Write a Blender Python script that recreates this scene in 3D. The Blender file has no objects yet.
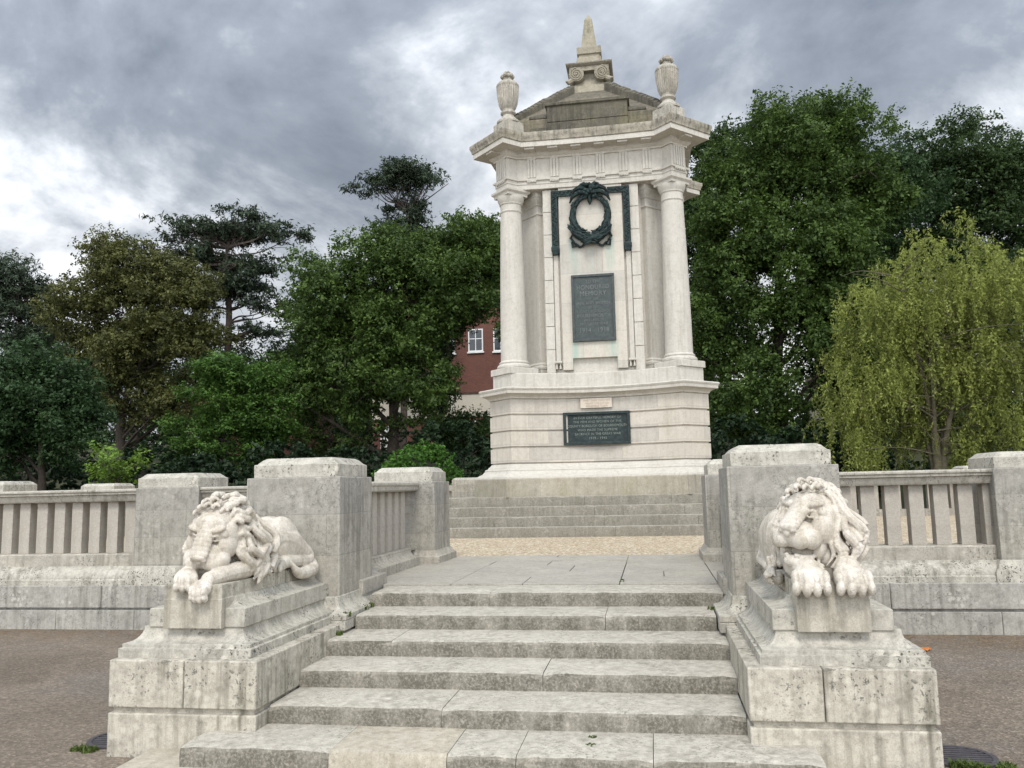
import bpy, bmesh, math, random
import numpy as np
from mathutils import Vector, Matrix
R = math.radians
scene = bpy.context.scene
col = scene.collection

# ------------------------------------------------------------------ camera
PSI, TH, RO, EYE, CX, FPX = .162, .122, .022, 1.648, 1.043, 840.0
cy, sy, ct, st = math.cos(PSI), math.sin(PSI), math.cos(TH), math.sin(TH)
fwd0 = Vector((-sy, cy, 0)); right0 = Vector((cy, sy, 0)); up0 = Vector((0, 0, 1))
fwd = ct*fwd0 + st*up0; up1 = ct*up0 - st*fwd0
c_, s_ = math.cos(RO), math.sin(RO)
cr = c_*right0 - s_*up1; cu = s_*right0 + c_*up1
cam_d = bpy.data.cameras.new('camera'); cam = bpy.data.objects.new('camera', cam_d); col.objects.link(cam)
cam.matrix_world = Matrix(((cr.x, cu.x, -fwd.x, CX), (cr.y, cu.y, -fwd.y, 0), (cr.z, cu.z, -fwd.z, EYE), (0, 0, 0, 1)))
cam_d.sensor_width = 36; cam_d.lens = FPX/1024*36; cam_d.clip_start = .05; cam_d.clip_end = 2000
scene.camera = cam

# ------------------------------------------------------------------ light
SUN_EL, SUN_AZ = R(52), R(174)          # azimuth clockwise from +Y: behind the camera, almost straight over it
sdir = Vector((math.sin(SUN_AZ)*math.cos(SUN_EL), math.cos(SUN_AZ)*math.cos(SUN_EL), math.sin(SUN_EL)))
sun_d = bpy.data.lights.new('sun', 'SUN'); sun_d.energy = 1.5; sun_d.angle = R(20); sun_d.color = (1, .94, .85)
sun = bpy.data.objects.new('sun', sun_d); col.objects.link(sun)
sun.rotation_euler = sdir.to_track_quat('Z', 'Y').to_euler()
scene.view_settings.view_transform = 'Standard'; scene.view_settings.look = 'None'
scene.view_settings.exposure = .82; scene.view_settings.gamma = 1

w = bpy.data.worlds.new('World'); scene.world = w; w.use_nodes = True
nt = w.node_tree; N = nt.nodes; L = nt.links
for n in list(N): N.remove(n)
def nd(t, **kw):
    n = N.new(t)
    for k, v in kw.items(): setattr(n, k, v)
    return n
wo = nd('ShaderNodeOutputWorld'); bg = nd('ShaderNodeBackground'); bg.inputs['Strength'].default_value = .1
L.new(bg.outputs[0], wo.inputs[0])
sky = nd('ShaderNodeTexSky', sky_type='NISHITA', sun_disc=False, sun_elevation=SUN_EL, sun_rotation=SUN_AZ)
tc = nd('ShaderNodeTexCoord')
sep = nd('ShaderNodeSeparateXYZ'); L.new(tc.outputs['Generated'], sep.inputs[0])
def math_n(op, a, b=None, clamp=False):
    n = nd('ShaderNodeMath', operation=op, use_clamp=clamp)
    for i, v in enumerate((a, b)):
        if v is None: continue
        if isinstance(v, (int, float)): n.inputs[i].default_value = v
        else: L.new(v, n.inputs[i])
    return n.outputs[0]
zz = math_n('ADD', math_n('MAXIMUM', sep.outputs[2], 0.0), .42)
cx_ = math_n('DIVIDE', sep.outputs[0], zz); cy_ = math_n('DIVIDE', sep.outputs[1], zz)
comb = nd('ShaderNodeCombineXYZ'); L.new(cx_, comb.inputs[0]); L.new(cy_, comb.inputs[1])
comb.inputs[2].default_value = 3.7
def noise_w(scale, detail, rough, dist, off=(0, 0, 0)):
    mp = nd('ShaderNodeMapping'); mp.inputs['Location'].default_value = off
    L.new(comb.outputs[0], mp.inputs[0])
    n = nd('ShaderNodeTexNoise'); n.inputs['Scale'].default_value = scale; n.inputs['Detail'].default_value = detail
    n.inputs['Roughness'].default_value = rough; n.inputs['Distortion'].default_value = dist
    L.new(mp.outputs[0], n.inputs['Vector']); return n.outputs[0]
def ramp_w(src, stops):
    r = nd('ShaderNodeValToRGB'); e = r.color_ramp.elements
    while len(e) < len(stops): e.new(.5)
    for x, (p, c) in zip(e, stops): x.position = p; x.color = (*c, 1) if len(c) == 3 else c
    L.new(src, r.inputs[0]); return r.outputs[0]
nA = noise_w(1.55, 9, .58, .5, (1.75, .68, 0)); nB = noise_w(4.6, 7, .6, .3, (4, 2, 0))
mix1 = math_n('ADD', math_n('MULTIPLY', nA, .74), math_n('MULTIPLY', nB, .26))
# low clouds near the horizon are brighter and broken
lowb = math_n('MULTIPLY', math_n('SUBTRACT', 1.0, math_n('MULTIPLY', math_n('MAXIMUM', sep.outputs[2], 0.0), 2.3), True), .19)
fac = math_n('ADD', mix1, lowb)
cl = ramp_w(fac, [(.42, (.17, .198, .245)), (.50, (.26, .292, .345)), (.55, (.41, .445, .495)), (.595, (.66, .69, .735)), (.65, (.95, .96, .97))])
# thinner, brighter cloud toward the veiled sun behind the viewer
dotn = nd('ShaderNodeVectorMath', operation='DOT_PRODUCT'); L.new(tc.outputs['Generated'], dotn.inputs[0]); dotn.inputs[1].default_value = sdir
gl = math_n('ADD', .80, math_n('MULTIPLY', math_n('POWER', math_n('MULTIPLY', math_n('ADD', dotn.outputs['Value'], .55), .645, True), 1.5), 17.0*.205))
gain = math_n('MULTIPLY', gl, 10.0*.72)
sc = nd('ShaderNodeVectorMath', operation='SCALE'); L.new(cl, sc.inputs[0]); L.new(gain, sc.inputs['Scale'])
# small gaps of blue between the clouds
gap = ramp_w(noise_w(2.1, 5, .5, .2, (9, 7, 0)), [(.66, (0, 0, 0)), (.72, (1, 1, 1))])
mx = nd('ShaderNodeMix', data_type='RGBA'); L.new(gap, mx.inputs['Factor'])
L.new(sc.outputs[0], mx.inputs['A']); L.new(sky.outputs[0], mx.inputs['B'])
L.new(mx.outputs['Result'], bg.inputs['Color'])

# ------------------------------------------------------------------ materials
class MT:
    def __init__(s, name):
        s.m = bpy.data.materials.new(name); s.m.use_nodes = True
        s.t = s.m.node_tree; s.N = s.t.nodes; s.L = s.t.links
        s.b = s.N['Principled BSDF']; s.tc = s.N.new('ShaderNodeTexCoord')
        s.b.inputs['Specular IOR Level'].default_value = .25
    def n(s, t, **kw):
        n = s.N.new(t)
        for k, v in kw.items(): setattr(n, k, v)
        return n
    def mapv(s, scale=(1, 1, 1), loc=(0, 0, 0)):
        m = s.n('ShaderNodeMapping'); m.inputs['Scale'].default_value = scale; m.inputs['Location'].default_value = loc
        s.L.new(s.tc.outputs['Object'], m.inputs[0]); return m.outputs[0]
    def noise(s, scale, detail=5, rough=.55, vec=None, dist=0.0, loc=(0, 0, 0)):
        n = s.n('ShaderNodeTexNoise'); n.inputs['Scale'].default_value = scale; n.inputs['Detail'].default_value = detail
        n.inputs['Roughness'].default_value = rough; n.inputs['Distortion'].default_value = dist
        s.L.new(vec if vec is not None else s.mapv(loc=loc), n.inputs['Vector']); return n.outputs[0]
    def ramp(s, src, stops):
        r = s.n('ShaderNodeValToRGB'); e = r.color_ramp.elements
        while len(e) < len(stops): e.new(.5)
        for x, (p, c) in zip(e, stops):
            x.position = p; x.color = (c, c, c, 1) if isinstance(c, (int, float)) else (*c, 1)
        s.L.new(src, r.inputs[0]); return r.outputs[0]
    def mix(s, f, a, b, mode='MIX'):
        m = s.n('ShaderNodeMix', data_type='RGBA', blend_type=mode)
        for k, v in (('Factor', f), ('A', a), ('B', b)):
            if isinstance(v, (int, float)): m.inputs[k].default_value = v
            elif isinstance(v, tuple): m.inputs[k].default_value = (*v, 1)
            else: s.L.new(v, m.inputs[k])
        return m.outputs['Result']
    def math(s, op, a, b=None, clamp=False):
        n = s.n('ShaderNodeMath', operation=op, use_clamp=clamp)
        for i, v in enumerate((a, b)):
            if v is None: continue
            if isinstance(v, (int, float)): n.inputs[i].default_value = v
            else: s.L.new(v, n.inputs[i])
        return n.outputs[0]
    def color(s, v):
        if isinstance(v, tuple): s.b.inputs['Base Color'].default_value = (*v, 1)
        else: s.L.new(v, s.b.inputs['Base Color'])
    def bump(s, h, strength=.3, dist=.01):
        b = s.n('ShaderNodeBump'); b.inputs['Strength'].default_value = strength; b.inputs['Distance'].default_value = dist
        s.L.new(h, b.inputs['Height']); s.L.new(b.outputs[0], s.b.inputs['Normal'])
    def rough(s, v): s.b.inputs['Roughness'].default_value = v

def stone(name, base, alt, stain, streak=.5, specks=.5, lichen=.3, joints=None, moss=0.0, bump=.35, fine=.35, stripes=True, riser=0.0):
    m = MT(name)
    big = m.ramp(m.noise(1.7, 6, .6, dist=.4), [(.35, 0.), (.68, 1.)])
    c = m.mix(big, base, alt)
    fn = m.noise(30, 6, .65)
    c = m.mix(fine, c, m.mix(m.ramp(fn, [(.32, 0.), (.7, 1.)]), tuple(x*.62 for x in base), tuple(min(.8, x*1.22) for x in base)))
    blot = m.ramp(m.noise(10, 8, .68, loc=(3, 1, 7)), [(.48, 0.), (.64, 1.)])
    grain = m.ramp(m.noise(110, 4, .7, loc=(6, 1, 2)), [(.30, .72), (.5, 1.), (.72, 1.16)])
    c = m.mix(m.math('MULTIPLY', blot, .38*streak+.08), c, stain)
    if stripes:
        sv = m.mapv((9, 9, .55), (2, 5, 0))
        sm = m.math('MULTIPLY', m.ramp(m.noise(1.6, 6, .6, vec=sv), [(.46, 0.), (.68, 1.)]), m.ramp(m.noise(1.1, 3, loc=(5, 5, 2)), [(.35, .1), (.62, 1.)]))
        c = m.mix(m.math('MULTIPLY', sm, streak), c, stain)
    if moss:
        mm = m.math('MULTIPLY', m.ramp(m.noise(1.3, 5, .6, loc=(8, 2, 4)), [(.46, 0.), (.66, 1.)]), m.ramp(m.noise(9, 5, .6, loc=(1, 2, 3)), [(.3, .2), (.7, 1.)]))
        c = m.mix(m.math('MULTIPLY', mm, moss), c, (.20, .19, .085))
    if lichen:
        v = m.n('ShaderNodeTexVoronoi', feature='F1'); v.inputs['Scale'].default_value = 14; v.inputs['Randomness'].default_value = 1
        m.L.new(m.mapv(), v.inputs['Vector'])
        lm = m.math('MULTIPLY', m.ramp(v.outputs['Distance'], [(.22, 1.), (.42, 0.)]), m.ramp(m.noise(2.6, 4, loc=(7, 3, 1)), [(.52, 0.), (.62, 1.)]))
        c = m.mix(m.math('MULTIPLY', lm, lichen), c, tuple(min(.66, x*1.45) for x in base))
    if specks:
        sp = m.math('MULTIPLY', m.ramp(m.noise(46, 3, .6, loc=(2, 9, 4)), [(.565, 0.), (.64, 1.)]), m.ramp(m.noise(3.0, 4, loc=(1, 8, 3)), [(.44, 0.), (.58, 1.)]))
        c = m.mix(m.math('MULTIPLY', sp, specks), c, (.045, .045, .04))
    c = m.mix(.8, c, grain, 'MULTIPLY')
    if riser:      # upright faces darkened by normal: patchy splash dirt and algae, and top-light shade painted in
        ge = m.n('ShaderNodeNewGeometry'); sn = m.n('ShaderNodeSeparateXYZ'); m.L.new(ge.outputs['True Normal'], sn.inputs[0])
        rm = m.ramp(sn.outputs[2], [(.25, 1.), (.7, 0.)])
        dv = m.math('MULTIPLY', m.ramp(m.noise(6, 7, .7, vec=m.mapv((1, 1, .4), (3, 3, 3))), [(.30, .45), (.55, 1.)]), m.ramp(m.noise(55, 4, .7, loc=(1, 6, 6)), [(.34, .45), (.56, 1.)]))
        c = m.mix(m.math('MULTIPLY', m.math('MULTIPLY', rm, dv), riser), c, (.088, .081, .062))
    h = m.noise(60, 6, .7)
    if joints:
        bw, bh, off = joints
        se = m.n('ShaderNodeSeparateXYZ'); m.L.new(m.tc.outputs['Object'], se.inputs[0])
        cb = m.n('ShaderNodeCombineXYZ'); m.L.new(m.math('ADD', m.math('ADD', se.outputs[0], se.outputs[1]), 50.13), cb.inputs[0])
        m.L.new(m.math('ADD', se.outputs[2], off), cb.inputs[1])
        br = m.n('ShaderNodeTexBrick'); br.inputs['Scale'].default_value = 1; br.inputs['Mortar Size'].default_value = .003
        br.inputs['Mortar Smooth'].default_value = .2; br.inputs['Brick Width'].default_value = bw; br.inputs['Row Height'].default_value = bh
        br.inputs['Color1'].default_value = (.80, .80, .81, 1); br.inputs['Color2'].default_value = (1.06, 1.04, 1.0, 1); br.inputs['Mortar'].default_value = (.9, .9, .9, 1)
        m.L.new(cb.outputs[0], br.inputs['Vector'])
        c = m.mix(.8, c, br.outputs['Color'], 'MULTIPLY')
        c = m.mix(m.math('MULTIPLY', br.outputs['Fac'], .55), c, tuple(x*.35 for x in base))
    m.color(c); m.rough(.88); m.bump(h, bump, .006)
    return m.m

M = {}
M['monument'] = stone('portland_stone', (.485, .46, .41), (.425, .40, .35), (.24, .22, .175), .40, .0, .0, None, .0, .15, .22)
M['monument_body'] = stone('portland_courses', (.485, .455, .405), (.425, .393, .345), (.26, .23, .18), .40, .0, .0, (1.05, .325, .5), .06, .15, .2)
M['monument_low'] = stone('stained_base_stone', (.36, .335, .28), (.29, .265, .21), (.16, .14, .09), .6, .2, .15, (.85, .6, 0), .55, .3, .35)
def panelmat():
    mat = stone('panel_stone', (.485, .46, .41), (.425, .40, .35), (.24, .22, .175), .3, .0, .0, (.9, .62, .3), .0, .15, .22)
    t = mat.node_tree; b = t.nodes['Principled BSDF']; old = b.inputs['Base Color'].links[0].from_socket
    m = MT.__new__(MT); m.m = mat; m.t = t; m.N = t.nodes; m.L = t.links; m.b = b; m.tc = t.nodes.new('ShaderNodeTexCoord')
    se = m.n('ShaderNodeSeparateXYZ'); m.L.new(m.tc.outputs['Object'], se.inputs[0]); ax = m.math('ABSOLUTE', se.outputs[0])
    col_ = m.ramp(ax, [(.0, .8), (.05, 0.), (.22, 0.), (.34, 1.), (.44, .9), (.50, 0.)])
    ver = m.ramp(m.math('MULTIPLY', se.outputs[2], .1), [(.328, .0), (.335, 1.), (.384, 1.), (.386, 0.), (.522, 0.), (.54, .7), (.60, .8), (.605, 0.)])
    st_ = m.ramp(m.noise(1.6, 6, .65, vec=m.mapv((12, 12, .8), (1, 2, 3))), [(.36, 0.), (.60, 1.)])
    f = m.math('MULTIPLY', m.math('MULTIPLY', col_, ver), m.math('MULTIPLY', st_, .75))
    m.L.new(m.mix(f, old, (.24, .36, .31)), b.inputs['Base Color']); return mat
M['panel'] = panelmat()
M['mossy'] = stone('mossy_roof_stone', (.13, .118, .092), (.075, .07, .055), (.035, .032, .026), .9, .7, .35, (.9, .35, .1), .30, .6, .5)
M['cornice'] = stone('cornice_stone', (.37, .34, .28), (.27, .248, .20), (.05, .048, .038), 1.0, .6, .2, None, .35, .3, .4)
M['roof'] = stone('roof_slope_stone', (.175, .155, .118), (.115, .104, .08), (.045, .042, .034), .9, .7, .3, (.7, .3, .1), .30, .5, .5)
M['finial'] = stone('lichened_finial_stone', (.30, .275, .22), (.235, .21, .155), (.11, .10, .07), .8, .4, .2, None, .35, .35, .4)
M['weathered'] = stone('weathered_grey_stone', (.40, .37, .315), (.31, .29, .25), (.15, .138, .108), .75, .6, .35, None, .10, .35, .35)
M['pier'] = stone('grey_pier_stone', (.38, .36, .315), (.275, .262, .232), (.135, .127, .104), .95, .45, .35, (1.45, .35, .234), .10, .35, .35)
M['wall'] = stone('grey_wall_stone', (.37, .355, .315), (.27, .262, .24), (.135, .128, .108), .9, .5, .55, None, .05, .35, .35)
M['baluster'] = stone('baluster_stone', (.40, .365, .315), (.35, .325, .285), (.21, .18, .14), .35, .15, .15, None, .06, .3, .3)
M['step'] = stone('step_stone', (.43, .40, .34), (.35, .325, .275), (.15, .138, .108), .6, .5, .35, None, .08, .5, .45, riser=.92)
M['step_patch'] = stone('new_step_stone', (.41, .37, .30), (.35, .32, .26), (.2, .17, .12), .5, .3, .2, None, .1, .4, .4)
M['ledge'] = stone('spotted_ledge_stone', (.45, .425, .365), (.355, .335, .285), (.115, .107, .085), .7, 1.0, .45, None, .12, .5, .4)
M['paving'] = stone('paving_stone', (.37, .345, .295), (.285, .268, .232), (.15, .138, .11), .45, .3, .2, None, .12, .3, .35, stripes=False)
M['lion'] = stone('carved_lion_stone', (.57, .53, .465), (.48, .43, .36), (.24, .20, .14), .7, .3, .25, None, .10, .3, .3)
M['ped'] = stone('pedestal_stone', (.47, .435, .365), (.345, .318, .262), (.14, .128, .098), 1.0, .75, .30, None, .12, .35, .35)
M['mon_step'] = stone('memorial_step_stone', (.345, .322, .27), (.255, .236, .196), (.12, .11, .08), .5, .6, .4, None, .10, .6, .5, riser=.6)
M['tablet'] = stone('pink_tablet_stone', (.53, .475, .40), (.48, .43, .36), (.3, .24, .18), .2, 0, 0, None, 0, .2, .3)

def simple(name, colr, rough=.6, var=.25, scale=12, metal=0.0, spec=.3):
    m = MT(name); n = m.noise(scale, 5, .6)
    m.color(m.mix(m.ramp(n, [(.3, 0.), (.7, 1.)]), tuple(x*(1-var) for x in colr), tuple(min(1, x*(1+var)) for x in colr)))
    m.rough(rough); m.b.inputs['Metallic'].default_value = metal; m.b.inputs['Specular IOR Level'].default_value = spec
    return m.m
def bronze(name, a, b, f=.5):
    m = MT(name)
    m.color(m.mix(m.ramp(m.noise(14, 6, .65), [(.5-.2*f, 0.), (.75, 1.)]), a, b)); m.rough(.5); m.b.inputs['Metallic'].default_value = .25
    m.bump(m.noise(70, 3), .3, .004); return m.m
M['bronze'] = bronze('dark_verdigris_bronze', (.007, .011, .012), (.022, .050, .045))
M['plaque'] = bronze('grey_bronze_plaque', (.042, .050, .050), (.072, .085, .082))
M['plaque_green'] = bronze('green_bronze_plaque', (.016, .023, .024), (.036, .054, .051))
M['letter'] = simple('worn_bronze_letters', (.105, .118, .113), .5)
M['letter_pale'] = simple('pale_bronze_letters', (.155, .175, .155), .5)
M['incised'] = simple('incised_letters', (.33, .25, .19), .9)
M['iron'] = simple('cast_iron', (.055, .05, .055), .55, .3, 30)
M['black'] = simple('void_shade', (.008, .008, .008), .9)
M['bark'] = simple('brown_bark', (.035, .028, .021), .95, .4, 9)
M['bark_pine'] = simple('grey_pine_bark', (.062, .05, .042), .95, .4, 7)
M['bark_willow'] = simple('pale_willow_bark', (.10, .088, .055), .95, .35, 9)
M['white_paint'] = simple('white_paint', (.72, .72, .70), .5, .05)
M['cream'] = simple('cream_render', (.50, .46, .38), .8, .1)
M['glass'] = simple('dark_window_glass', (.02, .025, .03), .12, .2, 2, 0, .5)
M['tile'] = simple('brown_roof_tiles', (.075, .048, .034), .85, .35, 6)
M['leaf_dead'] = simple('orange_dead_leaf', (.45, .15, .035), .7)
def brickmat():
    m = MT('red_brick'); se = m.n('ShaderNodeSeparateXYZ'); m.L.new(m.tc.outputs['Object'], se.inputs[0])
    cb = m.n('ShaderNodeCombineXYZ'); m.L.new(m.math('ADD', se.outputs[0], se.outputs[1]), cb.inputs[0]); m.L.new(se.outputs[2], cb.inputs[1])
    br = m.n('ShaderNodeTexBrick'); br.inputs['Scale'].default_value = 1; br.inputs['Brick Width'].default_value = .23; br.inputs['Row Height'].default_value = .078
    br.inputs['Mortar Size'].default_value = .008; br.inputs['Color1'].default_value = (.17, .062, .042, 1); br.inputs['Color2'].default_value = (.125, .045, .035, 1)
    br.inputs['Mortar'].default_value = (.16, .12, .10, 1); m.L.new(cb.outputs[0], br.inputs['Vector'])
    m.color(m.mix(.35, br.outputs['Color'], m.ramp(m.noise(1.2, 5), [(.3, .6), (.7, 1.)]), 'MULTIPLY')); m.rough(.9); return m.m
M['brick'] = brickmat()
def leafmat(name, dark, light, transl=.28):
    m = MT(name); g = m.n('ShaderNodeNewGeometry')
    r = m.ramp(g.outputs['Random Per Island'], [(0., 0.), (1., 1.)])
    big = m.ramp(m.noise(.75, 4, .6), [(.38, 0.), (.62, 1.)])
    c = m.mix(m.math('ADD', m.math('MULTIPLY', r, .55), m.math('MULTIPLY', big, .45)), dark, light)
    m.color(c); m.rough(.55); m.b.inputs['Specular IOR Level'].default_value = .22
    tr = m.n('ShaderNodeBsdfTranslucent'); m.L.new(m.mix(.5, c, light), tr.inputs['Color'])
    mxs = m.n('ShaderNodeMixShader'); mxs.inputs[0].default_value = transl
    m.L.new(m.b.outputs[0], mxs.inputs[1]); m.L.new(tr.outputs[0], mxs.inputs[2])
    m.L.new(mxs.outputs[0], m.N['Material Output'].inputs['Surface']); return m.m
M['lf_oak'] = leafmat('oak_leaves', (.012, .027, .006), (.088, .145, .028))
M['lf_dark'] = leafmat('dark_green_leaves', (.009, .021, .007), (.060, .100, .028))
M['lf_blue'] = leafmat('blue_green_leaves', (.010, .026, .010), (.056, .105, .036))
M['lf_pine'] = leafmat('pine_needles', (.018, .030, .017), (.052, .075, .040), .15)
M['lf_holm'] = leafmat('olive_brown_leaves', (.020, .028, .010), (.130, .135, .038))
M['lf_lime'] = leafmat('bright_lime_leaves', (.070, .135, .018), (.170, .27, .045))
M['lf_mid'] = leafmat('mid_green_leaves', (.020, .052, .010), (.090, .175, .030))
M['lf_willow'] = leafmat('yellow_green_willow_leaves', (.085, .110, .022), (.300, .335, .080), .35)
M['lf_bush'] = leafmat('fresh_bush_leaves', (.026, .080, .010), (.105, .225, .036))
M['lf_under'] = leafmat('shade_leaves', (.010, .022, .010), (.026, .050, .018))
M['grass'] = leafmat('grass_blades', (.05, .075, .018), (.11, .155, .035))
M['flower'] = leafmat('purple_leaves', (.035, .02, .04), (.11, .06, .12))

def groundmat():
    m = MT('worn_tarmac')
    c = m.mix(m.ramp(m.noise(.7, 6, .6, dist=.5), [(.35, 0.), (.65, 1.)]), (.135, .108, .082), (.205, .168, .130))
    c = m.mix(m.math('MULTIPLY', m.ramp(m.noise(.55, 5, .6, loc=(3, 5, 0)), [(.52, 0.), (.62, 1.)]), .6), c, (.16, .142, .122))
    v = m.n('ShaderNodeTexVoronoi', feature='F1'); v.inputs['Scale'].default_value = 55; m.L.new(m.mapv(), v.inputs['Vector'])
    vr = m.n('ShaderNodeSeparateColor'); m.L.new(v.outputs['Color'], vr.inputs[0])
    c = m.mix(.55, c, m.ramp(vr.outputs[0], [(0., .35), (.6, .8), (.93, 1.3), (1., 1.9)]), 'MULTIPLY')
    sp = m.math('MULTIPLY', m.ramp(m.noise(30, 3, .6, loc=(4, 4, 4)), [(.66, 0.), (.70, 1.)]), m.ramp(m.noise(1.5, 4, loc=(1, 4, 4)), [(.4, 0.), (.6, 1.)]))
    c = m.mix(m.math('MULTIPLY', sp, .8), c, (.34, .28, .20))
    # grit and leaf litter washed against the foot of the wall and the pedestals
    se = m.n('ShaderNodeSeparateXYZ'); m.L.new(m.tc.outputs['Object'], se.inputs[0])
    band = m.math('MULTIPLY', m.ramp(m.math('MULTIPLY', se.outputs[1], .1), [(.90, 0.), (1.0, 1.)]), m.ramp(m.noise(7, 5, .65, loc=(2, 2, 2)), [(.40, 0.), (.6, 1.)]))
    c = m.mix(m.math('MULTIPLY', band, .75), c, m.mix(m.ramp(m.noise(40, 3), [(.4, 0.), (.6, 1.)]), (.05, .035, .022), (.22, .15, .085)))
    cr = m.n('ShaderNodeTexVoronoi', feature='DISTANCE_TO_EDGE'); cr.inputs['Scale'].default_value = .55; wv = m.n('ShaderNodeVectorMath', operation='ADD'); nz = m.n('ShaderNodeTexNoise'); nz.inputs['Scale'].default_value = 2.2; nz.inputs['Detail'].default_value = 5
    m.L.new(m.mapv(), nz.inputs['Vector']); m.L.new(nz.outputs['Color'], wv.inputs[0]); m.L.new(m.mapv(), wv.inputs[1]); m.L.new(wv.outputs[0], cr.inputs['Vector'])
    ck = m.math('MULTIPLY', m.ramp(cr.outputs['Distance'], [(.0, 1.), (.012, 0.)]), m.ramp(m.noise(.4, 3, loc=(6, 6, 0)), [(.45, 0.), (.6, 1.)]))
    c = m.mix(m.math('MULTIPLY', ck, .55), c, (.04, .035, .03))
    m.color(c); m.rough(.95); m.bump(v.outputs['Distance'], .6, .01); return m.m
M['tarmac'] = groundmat()
def gravelmat():
    m = MT('yellow_gravel')
    v = m.n('ShaderNodeTexVoronoi', feature='F1'); v.inputs['Scale'].default_value = 38; m.L.new(m.mapv(), v.inputs['Vector'])
    se = m.n('ShaderNodeSeparateColor'); m.L.new(v.outputs['Color'], se.inputs[0])
    c = m.ramp(se.outputs[0], [(0., (.17, .125, .075)), (.35, (.36, .285, .185)), (.75, (.47, .39, .28)), (1., (.66, .60, .50))])
    c = m.mix(m.math('MULTIPLY', m.ramp(m.noise(1.2, 4), [(.4, 0.), (.7, 1.)]), .25), c, (.33, .275, .195))
    m.color(c); m.rough(.9); m.bump(v.outputs['Distance'], .8, .015); return m.m
M['gravel'] = gravelmat()
def lawnmat():
    m = MT('shaded_hillside_grass')
    c = m.mix(m.ramp(m.noise(.5, 6, .6), [(.35, 0.), (.65, 1.)]), (.022, .030, .012), (.045, .05, .022))
    c = m.mix(m.ramp(m.noise(6, 4), [(.4, 0.), (.8, .6)]), c, (.06, .048, .03)); m.color(c); m.rough(1)
    m.bump(m.noise(12, 4), .6, .05); return m.m
M['lawn'] = lawnmat()

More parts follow.
